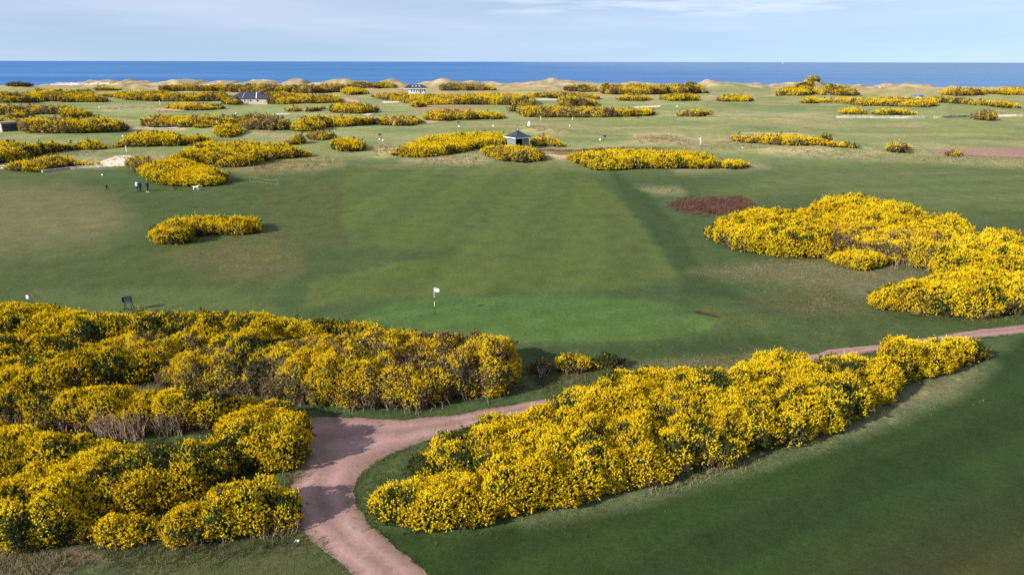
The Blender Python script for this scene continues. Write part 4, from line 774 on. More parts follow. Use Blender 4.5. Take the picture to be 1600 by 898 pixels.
# ------------------------------------------------------------------ flagstick
def stick(px, py, hgt, label, cloth, name='flagstick', fl=(.46, .36), group='flagsticks'):
    p = G1(px, py); t = thing(name, label, 'golf flag', p, 0, group)
    a = MB(); segs = [(0, .30, 1), (.30, .50, 0), (.50, .64, 1), (.64, 1.0, 0)]
    for z0, z1, m in segs: a.tube([(0, 0, z0 * hgt), (0, 0, z1 * hgt)], .024, 8, m)
    a.build('pole', [M['white'], M['black']], t)
    vs = []; fs = []; n = 8
    for i in range(n + 1):
        u = i / n
        for j in range(5): w = j / 4; vs.append((.02 + u * fl[0], .05 * math.sin(u * 5 + w) * u - .06 * u, hgt - .02 - w * fl[1] * (1 - .18 * u) - .10 * u * u * fl[1] - .10 * u * fl[1]))
    for i in range(n):
        for j in range(4): fs.append((i * 5 + j, i * 5 + j + 1, i * 5 + j + 6, i * 5 + j + 5))
    nb = len(vs); vs2 = [(x, y + .006, z) for x, y, z in vs]; fs2 = [tuple(reversed([k + nb for k in f])) for f in fs]
    rim = [(0 * 5 + j, 0 * 5 + j + 1) for j in range(4)] + [(n * 5 + j + 1, n * 5 + j) for j in range(4)] + [((i + 1) * 5, i * 5) for i in range(n)] + [(i * 5 + 4, (i + 1) * 5 + 4) for i in range(n)]
    MB().add(vs + vs2, fs + fs2 + [(b, a_, a_ + nb, b + nb) for a_, b in rim]).build('flag', cloth, t, smooth=True)
    return t
stick(679.5, 491, 2.42, 'white flag on a black and white banded stick on the putting green', M['cloth'])
stick(608.5, 199.5, 2.6, 'distant red flag on a thin pole before far gorse', M['red'], fl=(.8, .6))
# ------------------------------------------------------------------ tee stand
def tee_stand(px, py, label, s=1.0, rz=.12):
    t = thing('tee_stand', label, 'tee stand', G1(px, py), rz, 'tee stands')
    for sx_ in (-1, 1):
        for sy_ in (-1, 1):
            MB().tube([(sx_ * .34 * s, sy_ * .24 * s, 0), (sx_ * .24 * s, sy_ * .10 * s, .78 * s)], .028 * s, 6).build('leg', M['black'], t)
    MB().box((0, -.2 * s, .16 * s), (.66 * s, .05 * s, .06 * s)).build('crossbar', M['black'], t)
    MB().box((.03 * s, 0, 1.0 * s), (.60 * s, .30 * s, .46 * s)).build('box', M['blueboard'], t, bevel=.015)
    MB().box((.03 * s, 0, 1.245 * s), (.66 * s, .36 * s, .03 * s)).build('lid', M['black'], t)
    MB().tube([(-.34 * s, -.12 * s, .76 * s), (-.36 * s, -.12 * s, 1.20 * s)], [.07 * s, .085 * s], 10).build('tube_holder', M['black'], t)
    return t
tee_stand(202, 484, 'dark blue box on splayed legs standing on the near tee, long shadow beside it')
tee_stand(594, 216, 'dark stand on the far turf beside two white markers, left of the great gorse bank')
tee_stand(945, 218.5, 'small dark stand alone on turf right of the shelter')
tee_stand(717, 196, 'small dark stand beside a cream marker, on turf above the great gorse bank')
p = G1(64.5, 482); t = thing('leaning_pole', 'white plate on a leaning dark pole behind the rear left gorse', 'pole', p)
MB().tube([(0, 0, 0), (-.72, .1, 1.38)], .022, 6).build('pole', M['wood'], t)
MB().tube([(-.58, .08, 1.1), (-.95, .08, 1.04)], .018, 6).build('arm', M['black'], t)
MB().box((-1.06, .08, 1.06), (.24, .07, .34)).build('plate', M['white'], t, bevel=.012)
# ------------------------------------------------------------------ tee markers
def marker_mesh(h=.5):
    a = MB(); w = h * .55
    a.add([(-w, -w, .02), (w, -w, .02), (w, w, .02), (-w, w, .02), (-w * .8, -w * .8, h * .7), (w * .8, -w * .8, h * .7), (w * .8, w * .8, h * .7), (-w * .8, w * .8, h * .7), (0, 0, h)],
          [(0, 3, 2, 1), (0, 1, 5, 4), (1, 2, 6, 5), (2, 3, 7, 6), (3, 0, 4, 7), (4, 5, 8), (5, 6, 8), (6, 7, 8), (7, 4, 8)])
    return a
proto = None
for px, py, lab, s in [(155,168.5,'white tee marker on turf below the high far left gorse belt',1.1),(192,213.5,'white tee marker left above the gorse mound by the sand bunker',.9),(160,274,'white tee marker on dark turf below the sand bunker',.6),
    (369,178,'white tee marker on turf in front of the slate roofed house',1.3),(593,218.5,'white tee marker before the dark stand, the left one of two',.9),(598,220,'white tee marker before the dark stand, the right one of two',.9),
    (717,198.5,'cream tee marker below the small dark stand above the gorse bank',1.1),(770.5,197.5,'white tee marker on turf behind the great gorse bank, left of the shelter roof',1.0),(890,197.5,'white tee marker between the shelter and the brown stemmed row',1.0),
    (937.5,219.5,'white tee marker just left of the small dark stand',1.1),(1160,232.5,'white tee marker on turf in front of the flat gorse strip',.95),(1354,165,'white tee marker before the long hedge on the right',1.3),(1058,167,'white tee marker far out right of the pale bunker',1.1)]:
    if proto is None: proto = o = marker_mesh(.5).build('tee_marker', M['white'])
    else: o = proto.copy(); col.objects.link(o)
    o.location = G1(px, py); o.scale = (s * .8, s * .8, s * .95); tag(o, lab, 'tee marker', 'white tee markers')
proto = None
for px, py, lab, s in [(250,164,'white post on the far turf left of the slate roofed house',2.2),(340,199,'white post before the long brown hedge',2.3),(198,238,'pale post at the back of the large sand bunker',1.5),(845,188,'white post on turf right behind the shelter roof',1.5),(894.5,188,'thin white post in front of the brown stemmed row',1.2)]:
    if proto is None: proto = o = MB().tube([(0, 0, 0), (0, 0, .92)], .07, 8).tube([(0, 0, .92), (0, 0, 1.0)], [.075, .02], 8).build('marker_post', M['white'])
    else: o = proto.copy(); col.objects.link(o)
    o.location = G1(px, py); o.scale = (1.4, 1.4, s); tag(o, lab, 'post', 'white posts')
a = MB(); n = 9; prev = None; vs = []; fs = []
for k, (z, r_) in enumerate([(0, .62), (.3, .58), (.7, .45), (1.05, .36), (1.35, .26), (1.5, .08)]):
    for i in range(n):
        g_ = 2 * math.pi * i / n; rr_ = r_ * random.uniform(.85, 1.15); vs.append((rr_ * math.cos(g_), rr_ * math.sin(g_), z * random.uniform(.96, 1.04)))
for k in range(5):
    for i in range(n): fs.append((k * n + i, k * n + (i + 1) % n, (k + 1) * n + (i + 1) % n, (k + 1) * n + i))
fs.append(tuple(5 * n + i for i in range(n)))
o = a.add(vs, fs).build('white_stone', M['white'], None, G1(827, 196.5)); tag(o, 'tall white painted stone on the grassy mound behind the shelter', 'stone')
o = MB().add([(-.2, -.12, 0), (.2, -.1, .02), (.18, .12, .05), (-.18, .14, .03), (-.2, -.12, .012), (.2, -.1, .035), (.18, .12, .065), (-.18, .14, .045)], [(0, 3, 2, 1), (4, 5, 6, 7), (0, 1, 5, 4), (1, 2, 6, 5), (2, 3, 7, 6), (3, 0, 4, 7)]).build('paper_scrap', M['white'], None, G1(464, 845)); o.scale = (.55, .55, .55); tag(o, 'scrap of white paper on the grass by the path edge', 'litter')
# ------------------------------------------------------------------ rope fence
A0 = G1(391, 284); t = thing('rope_fence', 'thin rope strung between two slim posts on the dry bank', 'rope fence', A0)
B0 = G1(435, 289) - A0
MB().tube([(0, 0, 0), (0, 0, 1.0)], .03, 6).build('post', M['wood'], t); MB().tube([(B0[0], B0[1], B0[2]), (B0[0], B0[1], B0[2] + .95)], .035, 6).build('post', M['wood'], t)
for z in (.9, .12):
    pts = []
    for i in range(13):
        u = i / 12; x_, y_ = B0[0] * u, B0[1] * u; pts.append((x_, y_, float(Hf(A0[0] + x_, A0[1] + y_)) - A0[2] + z - .45 * min(1, z) * u * (1 - u) * 2))
    MB().tube(pts, .008, 5).build('rope', M['rope'], t)
# ------------------------------------------------------------------ the shelter
def shelter():
    p = G1(809, 230) + np.array([0, 0, .35]); t = thing('shelter', 'square golf shelter with dark slate pyramid roof, white fascia and open dark front', 'shelter', p, R(35.4))
    a = 2.72; e = 2.42; ap = 4.15; mid = 3.0
    # flared pyramid roof
    rings = [(a, e), (a * .55, e + .62), (a * .2, e + 1.22), (.06, ap)]; vs = []; fs = []
    for r_, z in rings: vs += [(-r_, -r_, z), (r_, -r_, z), (r_, r_, z), (-r_, r_, z)]
    for k in range(3):
        for i in range(4): fs.append((k * 4 + i, k * 4 + (i + 1) % 4, k * 4 + 4 + (i + 1) % 4, k * 4 + 4 + i))
    fs.append((12, 13, 14, 15)); fs.append((3, 2, 1, 0)); rf = MB().add(vs, fs).build('roof', M['slate'], t)
    MB().tube([(0, 0, ap - .02), (0, 0, ap + .1)], [.14, .1], 8).build('finial', M['white'], rf)
    fa = MB()
    for s_ in (-1, 1): fa.box((s_ * (a - .03), 0, e - .13), (.06, 2 * a, .22)); fa.box((0, s_ * (a - .03), e - .13), (2 * a - .125, .06, .22))
    fa.build('fascia', M['white'], t)
    w = 2.05; hz = e - .03
    MB().box((-w, 0, hz / 2), (.1, 2 * w, hz)).build('wall', M['greywall'], t)
    MB().box((0, w, hz / 2), (2 * w - .105, .1, hz)).build('wall', M['greywall'], t)
    MB().box((w, 0, hz / 2), (.1, 2 * w, hz)).build('wall', M['greywall'], t)
    MB().box((.95, -w, hz / 2), (2.09, .1, hz)).build('wall', M['greywall'], t)
    MB().box((.95, -w - .06, .95), (1.6, .02, .04)).build('trim_rail', M['white'], t)
    for sx_ in (-1, 1):
        for sy_ in (-1, 1):
            MB().box((sx_ * (a - .2), sy_ * (a - .2), (e - .24) / 2), (.13, .13, e - .24)).build('corner_post', M['greywall'], t)
    MB().box((0, 0, -.22), (5.0, 5.0, .5)).build('base', M['concrete'], t)
    MB().box((-.9, w - .4, .45), (2.0, .45, .06)).box((-1.7, w - .4, .21), (.08, .4, .42)).box((-.1, w - .4, .21), (.08, .4, .42)).build('seat', M['wood'], t)
shelter()
t = thing('park_bench', 'low red brown bench in front of the shelter wall', 'bench', G1(819.5, 232.5), R(35))
MB().box((0, 0, .43), (1.4, .4, .05)).build('seat', M['brick'], t); MB().box((0, .2, .72), (1.4, .05, .3)).build('backrest', M['brick'], t)
for s_ in (-.55, .55): MB().box((s_, 0, .2), (.07, .36, .405)).build('leg', M['brick'], t)
# ------------------------------------------------------------------ house and pavilion
def hip(a, x, y, z0, z1, rx, ov=.5, skew=0):
    X, Y = x + ov, y + ov
    return a.add([(-X, -Y, z0), (X, -Y, z0), (X, Y, z0), (-X, Y, z0), (-rx, 0, z1), (rx, 0, z1)], [(0, 1, 5, 4), (2, 3, 4, 5), (1, 2, 5), (3, 0, 4), (3, 2, 1, 0)])
def house():
    p = G1(394, 160.5); t = thing('house', 'low white house with long slate roof among far gorse', 'house', p, R(-8))
    hx, hy, hz = 10.2, 3.6, 2.2
    MB().box((0, 0, hz / 2 - .3), (2 * hx, 2 * hy, hz + .6)).build('wall', M['render'], t)
    rf = hip(MB(), hx, hy, hz + .01, hz + 3.0, 5.6, .6).build('roof', M['slate'], t)
    MB().add([(4.4, -4.0, hz + .22), (4.8, -4.0, hz + .22), (3.3, -.1, hz + 3.03), (2.95, -.1, hz + 3.03), (4.4, -4.0, hz + .3), (4.8, -4.0, hz + .3), (3.3, -.1, hz + 3.11), (2.95, -.1, hz + 3.11)], [(0, 3, 2, 1), (4, 5, 6, 7), (0, 1, 5, 4), (1, 2, 6, 5), (2, 3, 7, 6), (3, 0, 4, 7)]).build('roof_strip', M['white'], rf)
    MB().add([(-3.2, -4.0, hz + .22), (-2.95, -4.0, hz + .22), (-3.1, -.4, hz + 2.8), (-3.35, -.4, hz + 2.8), (-3.2, -4.0, hz + .28), (-2.95, -4.0, hz + .28), (-3.1, -.4, hz + 2.86), (-3.35, -.4, hz + 2.86)], [(0, 3, 2, 1), (4, 5, 6, 7), (0, 1, 5, 4), (1, 2, 6, 5), (2, 3, 7, 6), (3, 0, 4, 7)]).build('roof_strip', M['concrete'], rf)
    MB().box((4.6, .5, hz + 2.7), (.9, .7, 1.6)).box((4.6, .5, hz + 3.56), (1.1, .9, .15)).build('chimney', M['brick'], rf)
    MB().box((5.6, -.6, hz + 2.1), (1.6, 1.8, 1.1)).build('dormer', M['slate'], rf)
    for x, w_ in ((-4.6, 1.3), (-2.0, .9), (1.2, 1.2), (5.0, 1.4)):
        f = MB().box((x, -hy - .03, 1.2), (w_, .08, 1.25)).build('window', M['white'], t); MB().box((x, -hy - .08, 1.2), (w_ - .18, .04, 1.05)).build('pane', M['glass'], f)
    MB().box((-.3, -hy - .04, .95), (.95, .09, 2.0)).build('door', M['wood'], t)
    cs = MB().box((-7.6, -hy - 1.3, 1.1), (2.8, 2.6, 2.2)).build('conservatory', M['greywall'], t)
    for k in range(3): MB().box((-8.5 + k * .9, -hy - 2.63, 1.25), (.7, .05, 1.5)).build('pane', M['glass'], cs)
    MB().add([(-9.2, -hy - 2.8, 2.21), (-6.0, -hy - 2.8, 2.21), (-6.0, -hy + .2, 3.2), (-9.2, -hy + .2, 3.2), (-9.2, -hy - 2.8, 2.33), (-6.0, -hy - 2.8, 2.33), (-6.0, -hy + .2, 3.32), (-9.2, -hy + .2, 3.32)], [(0, 3, 2, 1), (4, 5, 6, 7), (0, 1, 5, 4), (1, 2, 6, 5), (2, 3, 7, 6), (3, 0, 4, 7)]).build('conservatory_roof', M['slate'], t)
house()
def pavilion():
    p = G1(650, 146.5); t = thing('pavilion', 'grey pavilion with dark hipped roof and broad white eaves before the dunes', 'pavilion', p, R(3))
    hx, hy, hz = 6.4, 3.6, 3.2
    MB().box((.9, 0, hz / 2 - .4), (2 * hx - 1.8, 2 * hy, hz + .8)).build('wall', M['paleblue'], t)
    hip(MB(), hx + .8, hy + .4, hz + .42, hz + 2.6, 4.6, .6).build('roof', M['slate'], t)
    MB().box((0, 0, hz + .2), (2 * hx + 2.6, 2 * hy + 1.8, .42)).build('fascia', M['white'], t)
    for x in (-hx, -hx + 1.2): MB().box((x - .2, -hy + .1, hz / 2), (.2, .2, hz - .02)).build('veranda_post', M['brick'], t)
    for x in (-2.6, -.9, .7, 2.2, 4.6, 6.0):
        f = MB().box((x, -hy - .03, 1.9), (1.0, .08, 1.3)).build('window', M['white'], t); MB().box((x, -hy - .08, 1.9), (.78, .04, 1.1)).build('pane', M['glass'], f)
    MB().box((3.4, -hy - .04, 1.2), (.9, .09, 2.2)).build('door', M['blueboard'], t)
    for x in (-1.8, .4, 2.6): MB().box((x, -2.1, hz + 1.66), (1.0, .5, .5)).build('rooflight', M['white'], t)
pavilion()
def hut():
    p = G1(14, 205); t = thing('concrete_hut', 'small flat roofed concrete hut with one sunlit and one dark side at the left edge', 'hut', p, R(-32))
    MB().box((0, 0, 1.2), (1.95, 4.4, 2.8)).build('wall', M['concrete'], t, bevel=.03); MB().box((0, 0, 2.73), (2.4, 4.9, .25)).build('roof', M['concrete'], t, bevel=.03)
    MB().box((.99, 0, 1.2), (.06, 3.9, 2.2)).build('dark_front', M['blueboard'], t)
hut()
# ------------------------------------------------------------------ low walls
def lowwall(pts, h, w, label, name, m):
    pts = [(a_[0] + (b_[0] - a_[0]) * u, a_[1] + (b_[1] - a_[1]) * u) for a_, b_ in zip(pts[:-1], pts[1:]) for u in np.linspace(0, 1, 9)[:-1]] + [pts[-1]]; G = ground([a for a, b in pts], [b for a, b in pts]); c = G[0].copy(); t = thing(name, label, 'wall', c)
    ln = np.concatenate([[0], np.cumsum(np.linalg.norm(np.diff(G[:, :2], axis=0), axis=1))]); n = max(6, int(ln[-1] / 1.1)); a = MB(); cpb = MB()
    s_ = np.linspace(0, ln[-1], n); X = np.interp(s_, ln, G[:, 0]); Y = np.interp(s_, ln, G[:, 1])
    for i in range(n - 1):
        mx, my = (X[i] + X[i + 1]) / 2, (Y[i] + Y[i + 1]) / 2; L_ = math.hypot(X[i + 1] - X[i], Y[i + 1] - Y[i]); rz = math.atan2(Y[i + 1] - Y[i], X[i + 1] - X[i]); z = float(Hf(mx, my)); hh = h * random.uniform(.86, 1.1)
        a.box((mx - c[0], my - c[1], z - c[2] + hh / 2 - .2), (L_ * .985, w * random.uniform(.85, 1.1), hh + .4), rz)
        cpb.box((mx - c[0], my - c[1], z - c[2] + hh + .05), (L_ * .97, w * 1.15, .1), rz)
    a.build('wall', m, t); cpb.build('coping', m, t)
lowwall([(1306,184.6),(1340,184.5),(1380,185),(1420,185),(1445,184.6)], .85, .5, 'pale low stone wall across the right links, left of the gap', 'stone_wall', M['stonewall'])
lowwall([(1459,184.8),(1490,184.2),(1530,183),(1570,182.4),(1640,181.5)], .85, .5, 'pale low stone wall right of the gap, passing behind the lone gorse dome', 'stone_wall', M['stonewall'])
lowwall([(66,270),(85,267.5),(110,264.5),(135,262.5),(160,261)], .4, .3, 'line of pale upright sleepers edging the sand bunker below the low gorse', 'sleeper_wall', M['stonewall'])
# ------------------------------------------------------------------ far small things
p = G1(888, 153); t = thing('barrier_net', 'orange barrier net among far gorse', 'net', p)
MB().box((0, 0, 1.5), (2.9, .04, 1.3)).build('net', M['orange'], t)
for x in (-1.4, 0, 1.4): MB().tube([(x, .06, 0), (x, .06, 2.3)], .05, 6).build('post', M['wood'], t)
p = G1(1435, 154); t = thing('shed', 'little blue shed with a pale side before the far right dunes', 'shed', p, R(8))
MB().box((0, 0, .8), (5.6, 2.6, 1.8)).build('wall', M['blue'], t); MB().add([(-3, -1.5, 1.7), (3, -1.5, 1.7), (3, 1.5, 1.7), (-3, 1.5, 1.7), (-3, 0, 2.4), (3, 0, 2.4)], [(0, 1, 5, 4), (2, 3, 4, 5), (1, 2, 5), (3, 0, 4), (3, 2, 1, 0)]).build('roof', M['blue'], t)
MB().box((-1.6, -1.33, .95), (1.8, .06, 1.2)).build('panel', M['white'], t)
p = G1(1373.5, 140); t = thing('beach_sign', 'round red and white sign on a post before the far right dunes', 'sign', p)
MB().tube([(0, 0, 0), (0, 0, 2.2)], .08, 6).build('post', M['wood'], t); MB().tube([(0, -.1, 1.9), (0, -.16, 1.9)], 1.2, 20).build('disc', M['red'], t); MB().tube([(0, -.165, 1.9), (0, -.2, 1.9)], .75, 20).build('panel', M['white'], t)
p = G1(629, 146); t = thing('life_ring_post', 'red life ring on a post left of the far pavilion', 'life ring', p)
MB().tube([(0, 0, 0), (0, 0, 1.4)], .07, 6).build('post', M['wood'], t)
ring = [(.55 * math.cos(g_), -.12, 1.3 + .55 * math.sin(g_)) for g_ in np.linspace(0, 2 * math.pi, 17)]; MB().tube(ring, .24, 8).build('ring', M['red'], t, smooth=True)
d_ = ray(np.array([1223.]), np.array([97.4 + 2.6]))[0]; s_ = (-6 - CAMH) / d_[2]; p = CAM + d_ * s_
t = thing('sailing_boat', 'tiny white sailing boat far out on the sea horizon', 'boat', p, R(20))
S_ = 1.0 * np.linalg.norm(p) / 12000
a = MB(); a.add([tuple(k * S_ for k in v) for v in [(-18, -3.5, 4), (18, 0, 5.5), (-18, 3.5, 4), (-15, -2, -.5), (13, 0, -.5), (-15, 2, -.5)]], [(0, 1, 2), (3, 5, 4), (0, 3, 4, 1), (1, 4, 5, 2), (2, 5, 3, 0)]).build('hull', M['white'], t)
MB().tube([(0, 0, 4 * S_), (0, 0, 36 * S_)], .4 * S_, 6).build('mast', M['white'], t)
for nm, pts in (('mainsail', [(-1, 0, 6), (-16, 1.5, 6), (-1, 0, 35)]), ('jib', [(1, 0, 6), (15, .8, 7), (1, 0, 31)])):
    v = [tuple(k * S_ for k in q) for q in pts]; v2 = [(x, y + .2 * S_, z) for x, y, z in v]
    MB().add(v + v2, [(0, 1, 2), (5, 4, 3), (0, 3, 4, 1), (1, 4, 5, 2), (2, 5, 3, 0)]).build(nm, M['cloth'], t)
# ------------------------------------------------------------------ people and dogs (skinned bodies)
def skinned(name, verts, edges, rad, mats, root=0, sub=1):
    me = bpy.data.meshes.new('skeleton'); me.from_pydata(verts, edges, []); o = bpy.data.objects.new('skeleton', me); col.objects.link(o)
    md = o.modifiers.new('s', 'SKIN'); md.use_smooth_shade = True; sv = me.skin_vertices[0].data
    for i, r_ in enumerate(rad): sv[i].radius = (r_, r_) if not isinstance(r_, tuple) else r_; sv[i].use_root = (i == root)
    if sub: s_ = o.modifiers.new('u', 'SUBSURF'); s_.levels = sub; s_.render_levels = sub
    dg = bpy.context.evaluated_depsgraph_get(); dg.update(); m2 = bpy.data.meshes.new_from_object(o.evaluated_get(dg)); m2.name = name
    bpy.data.objects.remove(o); bpy.data.meshes.remove(me)
    m2.materials.clear()
    for k in mats: m2.materials.append(k)
    return m2
def person(px, py, label, hgt=1.75, rz=0, top='navy', legs='dark', stride=.18, armsw=.15, hunch=.0, group='people on the links', hairm='hair', swing=False):
    k = hgt / 1.75; t = thing('person', label, 'person', G1(px, py), rz, group)
    V = []; E = []; Rr = []; reg = []
    def add(p_, r_, par=None):
        V.append(tuple(c * k for c in p_)); Rr.append(r_ * k)
        if par is not None: E.append((par, len(V) - 1))
        return len(V) - 1
    pel = add((0, 0, .95), .145); ab = add((0, -.01, 1.10), .135, pel); ch = add((0, -.01 - hunch * .5, 1.30), .16, ab); up_ = add((0, -hunch, 1.43), .11, ch); nk = add((0, -hunch - .01, 1.51), .055, up_)
    hd = add((0, -hunch - .03, 1.58), .075, nk); hd2 = add((0, -hunch - .03, 1.66), .092, hd); add((0, -hunch - .02, 1.73), .06, hd2)
    add((0, -hunch - .135, 1.63), .016, hd2)
    for s_ in (-1, 1):
        hp = add((s_ * .10, 0, .90), .098, pel); kn = add((s_ * .11, -s_ * stride * .7 - .03, .50), .062, hp); an = add((s_ * .11, -s_ * stride + .04, .10), .042, kn); ft = add((s_ * .12, -s_ * stride - .02, .045), .042, an); add((s_ * .13, -s_ * stride - .14, .035), .034, ft)
        sh = add((s_ * .19, -hunch, 1.40), .068, up_)
        if swing: el = add((s_ * .20, -.22 - hunch, 1.20), .046, sh); wr = add((s_ * .06, -.42 - hunch, 1.12), .032, el)
        else: el = add((s_ * .25, s_ * armsw * .5 + .02, 1.13), .046, sh); wr = add((s_ * .26, s_ * armsw - .06, .90), .032, el)
        w_ = np.array(V[wr]) / k; dr = np.array(V[wr]) / k - np.array(V[el]) / k; dr = dr / np.linalg.norm(dr); sd = np.array([0, 1, 0]) - dr * dr[1]; sd = sd / np.linalg.norm(sd)
        pm = add(w_ + dr * .06, .030, wr)
        for fi, (o_, l_) in enumerate(((-.030, .075), (-.010, .088), (.012, .082), (.032, .062))):
            b_ = add(w_ + dr * .10 + sd * o_, .0095, pm); add(w_ + dr * (.10 + l_ * .8) + sd * o_ * 1.15 + np.array([-s_ * .018, 0, 0]), .008, b_)
        th = add(w_ + dr * .045 - sd * .042, .011, pm); add(w_ + dr * .085 - sd * .058, .009, th)
    me = skinned('body', V, E, Rr, [M['skin'], M[top], M[legs], M[hairm]])
    body = link('body', me, t)
    zs = np.array([p_.center.z for p_ in me.polygons]) / k; xs = np.array([abs(p_.center.x) for p_ in me.polygons]) / k; ys = np.array([p_.center.y for p_ in me.polygons]) / k
    # clothes: a second skin a little proud of the body
    def cloth(nm, sel, m_, off):
        bm = bmesh.new(); bm.from_mesh(me); bm.faces.ensure_lookup_table(); bm.normal_update()
        dele = [f for i, f in enumerate(bm.faces) if not sel[i]]; bmesh.ops.delete(bm, geom=dele, context='FACES')
        left = set(bm.verts); isl = []
        while left:
            st = [left.pop()]; comp = list(st)
            while st:
                for e in st.pop().link_edges:
                    for w2 in e.verts:
                        if w2 in left: left.discard(w2); st.append(w2); comp.append(w2)
            isl.append(comp)
        isl.sort(key=len); bmesh.ops.delete(bm, geom=[v for c_ in isl[:-1] for v in c_], context='VERTS')
        nv = [(v, v.normal.copy()) for v in bm.verts]
        for v, n_ in nv: v.co += n_ * off
        m2 = bpy.data.meshes.new(nm); bm.to_mesh(m2); bm.free(); m2.materials.clear(); m2.materials.append(M[m_]); m2.polygons.foreach_set('material_index', [0] * len(m2.polygons)); m2.polygons.foreach_set('use_smooth', [True] * len(m2.polygons)); link(nm, m2, t)
    hand = (xs > .2) & (zs < .93) & (zs > .6) if not swing else (ys < -.40 - hunch)
    cloth('jacket', (zs > .90) & (zs < 1.49) & ~hand, top, .018); cloth('trousers', (zs <= 1.08) & (zs > .09) & ~hand & (xs < .3), legs, .012); 
    xr = np.array([p_.center.x for p_ in me.polygons])
    for s_ in (-1, 1): cloth('shoe', (zs <= .10) & (xr * s_ > 0), 'dark' if legs != 'whitecloth' else 'whitecloth', .008)
    cloth('hair', (zs > 1.60) & ~((ys < -hunch - .07) & (zs < 1.70)), hairm, .014)
    return t
person(168, 299, 'small person in dark clothes running alone on the left fairway', 1.35, R(80), 'navy', 'dark', .34, .25, .05)
person(215.5, 299, 'walker in pale blue and dark top, left of the close pair', 1.80, R(165), 'paleblue', 'dark', .14, .12)
person(220, 299.5, 'walker in dark clothes, right of the close pair', 1.78, R(185), 'navy', 'navy', .12, .1)
person(231.5, 299, 'walker in a dark plum coat, nearest to the dogs', 1.70, R(170), 'plum', 'dark', .06, .05)
person(1094.5, 225, 'golfer in white trousers and white and navy top on the far turf', 1.85, R(-70), 'whitecloth', 'whitecloth', .2, .1, .06, swing=True)
def dog(px, py, label, fur, s=1.0, rz=0):
    V = []; E = []; Rr = []
    def add(p_, r_, par=None):
        V.append(tuple(c * s for c in p_)); Rr.append(r_ * s)
        if par is not None: E.append((par, len(V) - 1))
        return len(V) - 1
    hip_ = add((-.30, 0, .50), .105); be = add((-.08, 0, .49), .10, hip_); chst = add((.18, 0, .47), .135, be); nk = add((.33, 0, .60), .075, chst); hd = add((.45, 0, .69), .075, nk); mz = add((.56, 0, .65), .042, hd); add((.63, 0, .64), .028, mz)
    for sy in (-1, 1):
        add((.43, sy * .07, .77), .022, hd)
        sh = add((.22, sy * .08, .38), .058, chst); el = add((.19 + sy * .05, sy * .085, .22), .034, sh); fp = add((.24 + sy * .08, sy * .085, .05), .024, el); add((.29 + sy * .08, sy * .085, .022), .024, fp)
        kn = add((-.25 - sy * .03, sy * .085, .34), .062, hip_); hk = add((-.40 - sy * .05, sy * .085, .19), .030, kn); hf = add((-.36 - sy * .06, sy * .085, .04), .023, hk); add((-.31 - sy * .06, sy * .085, .022), .024, hf)
    tl = add((-.44, 0, .56), .032, hip_); add((-.60, 0, .68), .018, tl)
    o = link('dog', skinned('dog', V, E, Rr, [fur]), None, Vector(G1(px, py))); o.rotation_euler = (0, 0, rz); tag(o, label, 'dog', 'dogs')
    return o
dog(307, 297.5, 'large white dog on turf beside the big gorse clump', M['fur_w'], 1.25, R(5)); dog(275, 297, 'small black dog between the walkers and the white dog', M['fur_b'], .8, R(170)); dog(231, 301.5, 'tiny white dog at the feet of the walker in plum', M['fur_w'], .45, R(200))
# ------------------------------------------------------------------ camera, light, sky
cam = bpy.data.cameras.new('Camera'); co = bpy.data.objects.new('Camera', cam); col.objects.link(co)
cam.sensor_width = 36; cam.lens = 36 * F / W; cam.clip_start = .5; cam.clip_end = 120000
mw = Matrix(((RT[0], UP[0], -FW[0], 0), (RT[1], UP[1], -FW[1], 0), (RT[2], UP[2], -FW[2], CAMH), (0, 0, 0, 1))); co.matrix_world = mw
scene.camera = co
sl = bpy.data.lights.new('Sun', 'SUN'); sl.energy = 4.2; sl.angle = R(.5); sl.color = (1, .93, .80); so = bpy.data.objects.new('Sun', sl); col.objects.link(so)
ld = Vector((math.cos(SUN_AZ) * math.cos(SUN_EL), math.sin(SUN_AZ) * math.cos(SUN_EL), -math.sin(SUN_EL))); so.rotation_euler = ld.to_track_quat('-Z', 'Y').to_euler(); so.location = (-60, -30, 60)
wd = bpy.data.worlds.new('World'); scene.world = wd; wd.use_nodes = True; nt = wd.node_tree; nt.nodes.clear(); L = nt.links
sky = nd(nt, 'ShaderNodeTexSky', sky_type='NISHITA', sun_disc=False, sun_elevation=SUN_EL, sun_rotation=math.atan2(-math.cos(SUN_AZ), -math.sin(SUN_AZ)) % (2 * math.pi), altitude=20, air_density=1.0, dust_density=.3, ozone_density=2.5)
tc = nd(nt, 'ShaderNodeTexCoord').outputs['Generated']; vm = nd(nt, 'ShaderNodeVectorMath', operation='MULTIPLY_ADD'); L.new(tc, vm.inputs[0]); vm.inputs[1].default_value = (1, 1, .75); vm.inputs[2].default_value = (0, 0, .2); vz = nd(nt, 'ShaderNodeVectorMath', operation='NORMALIZE'); L.new(vm.outputs[0], vz.inputs[0]); L.new(vz.outputs[0], sky.inputs['Vector'])
sx = nd(nt, 'ShaderNodeSeparateXYZ'); L.new(tc, sx.inputs[0])
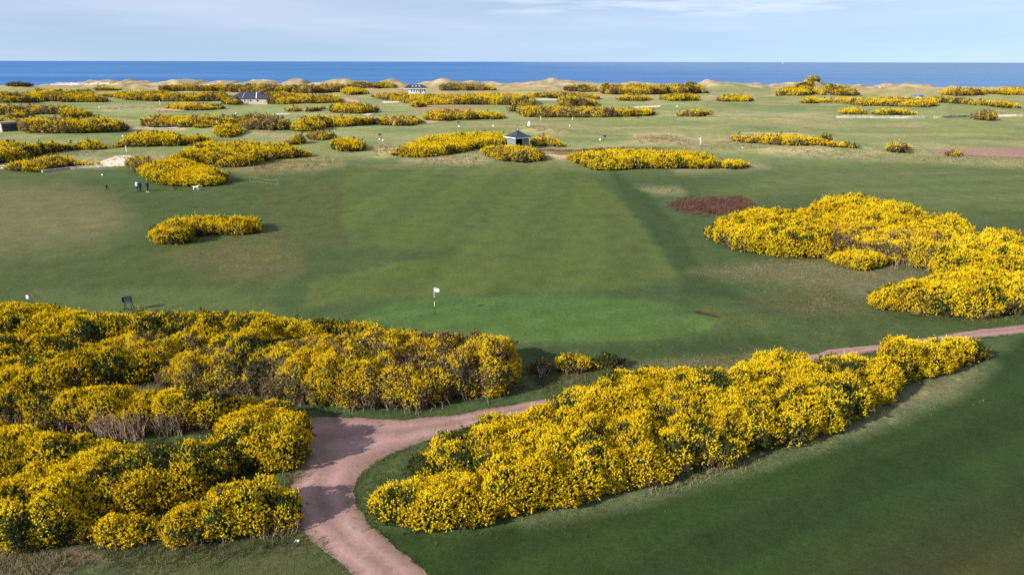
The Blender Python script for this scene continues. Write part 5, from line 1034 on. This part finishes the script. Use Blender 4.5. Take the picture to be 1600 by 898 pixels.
def mth(op, a, b=None, c=None):
    n = nd(nt, 'ShaderNodeMath', operation=op)
    for i, v in enumerate((a, b, c)):
        if v is None: continue
        if hasattr(v, 'links'): L.new(v, n.inputs[i])
        else: n.inputs[i].default_value = v
    return n.outputs[0]
def mr(v, a, b):
    n = nd(nt, 'ShaderNodeMapRange', interpolation_type='SMOOTHSTEP'); L.new(v, n.inputs[0]); n.inputs[1].default_value = a; n.inputs[2].default_value = b; return n.outputs[0]
azv = mth('ARCTAN2', sx.outputs[0], sx.outputs[1]); elv = mth('ARCSINE', sx.outputs[2])
cb_ = nd(nt, 'ShaderNodeCombineXYZ'); L.new(mth('MULTIPLY', azv, 5.0), cb_.inputs[0]); L.new(mth('MULTIPLY', elv, 60.0), cb_.inputs[1])
n1 = noise(nt, 1.0, 6, .62, cb_.outputs[0])
cb2 = nd(nt, 'ShaderNodeCombineXYZ'); L.new(mth('MULTIPLY', azv, 1.6), cb2.inputs[0]); L.new(mth('MULTIPLY', elv, 16.0), cb2.inputs[1]); cb2.inputs[2].default_value = 4.0
n2 = noise(nt, 1.0, 4, .55, cb2.outputs[0])
hi = mth('MULTIPLY', mr(elv, .034, .068), mr(azv, -.22, .08))
cl = mth('MULTIPLY', mr(n1, .24, .66), hi); thin = mth('ADD', mth('MULTIPLY', mr(n2, .35, .75), .22), .24)
cf_ = mth('MAXIMUM', mth('MULTIPLY', cl, .62), thin)
mixn = mixc(nt, cf_, sky.outputs[0], (6.4, 6.8, 7.4, 1))
bg = nd(nt, 'ShaderNodeBackground'); bg.inputs[1].default_value = .083; L.new(mixn, bg.inputs[0]); ow = nd(nt, 'ShaderNodeOutputWorld'); L.new(bg.outputs[0], ow.inputs[0])
vs_ = scene.view_settings; vs_.view_transform = 'Standard'; vs_.look = 'None'; vs_.exposure = 0.95; vs_.gamma = 1; vs_.use_curve_mapping = False
scene.render.engine = 'CYCLES'; scene.cycles.max_bounces = 5; scene.cycles.diffuse_bounces = 3; scene.cycles.transmission_bounces = 3; scene.cycles.glossy_bounces = 2; scene.cycles.transparent_max_bounces = 4
scene.cycles.use_denoising = False
print('gorse quads', STAT)
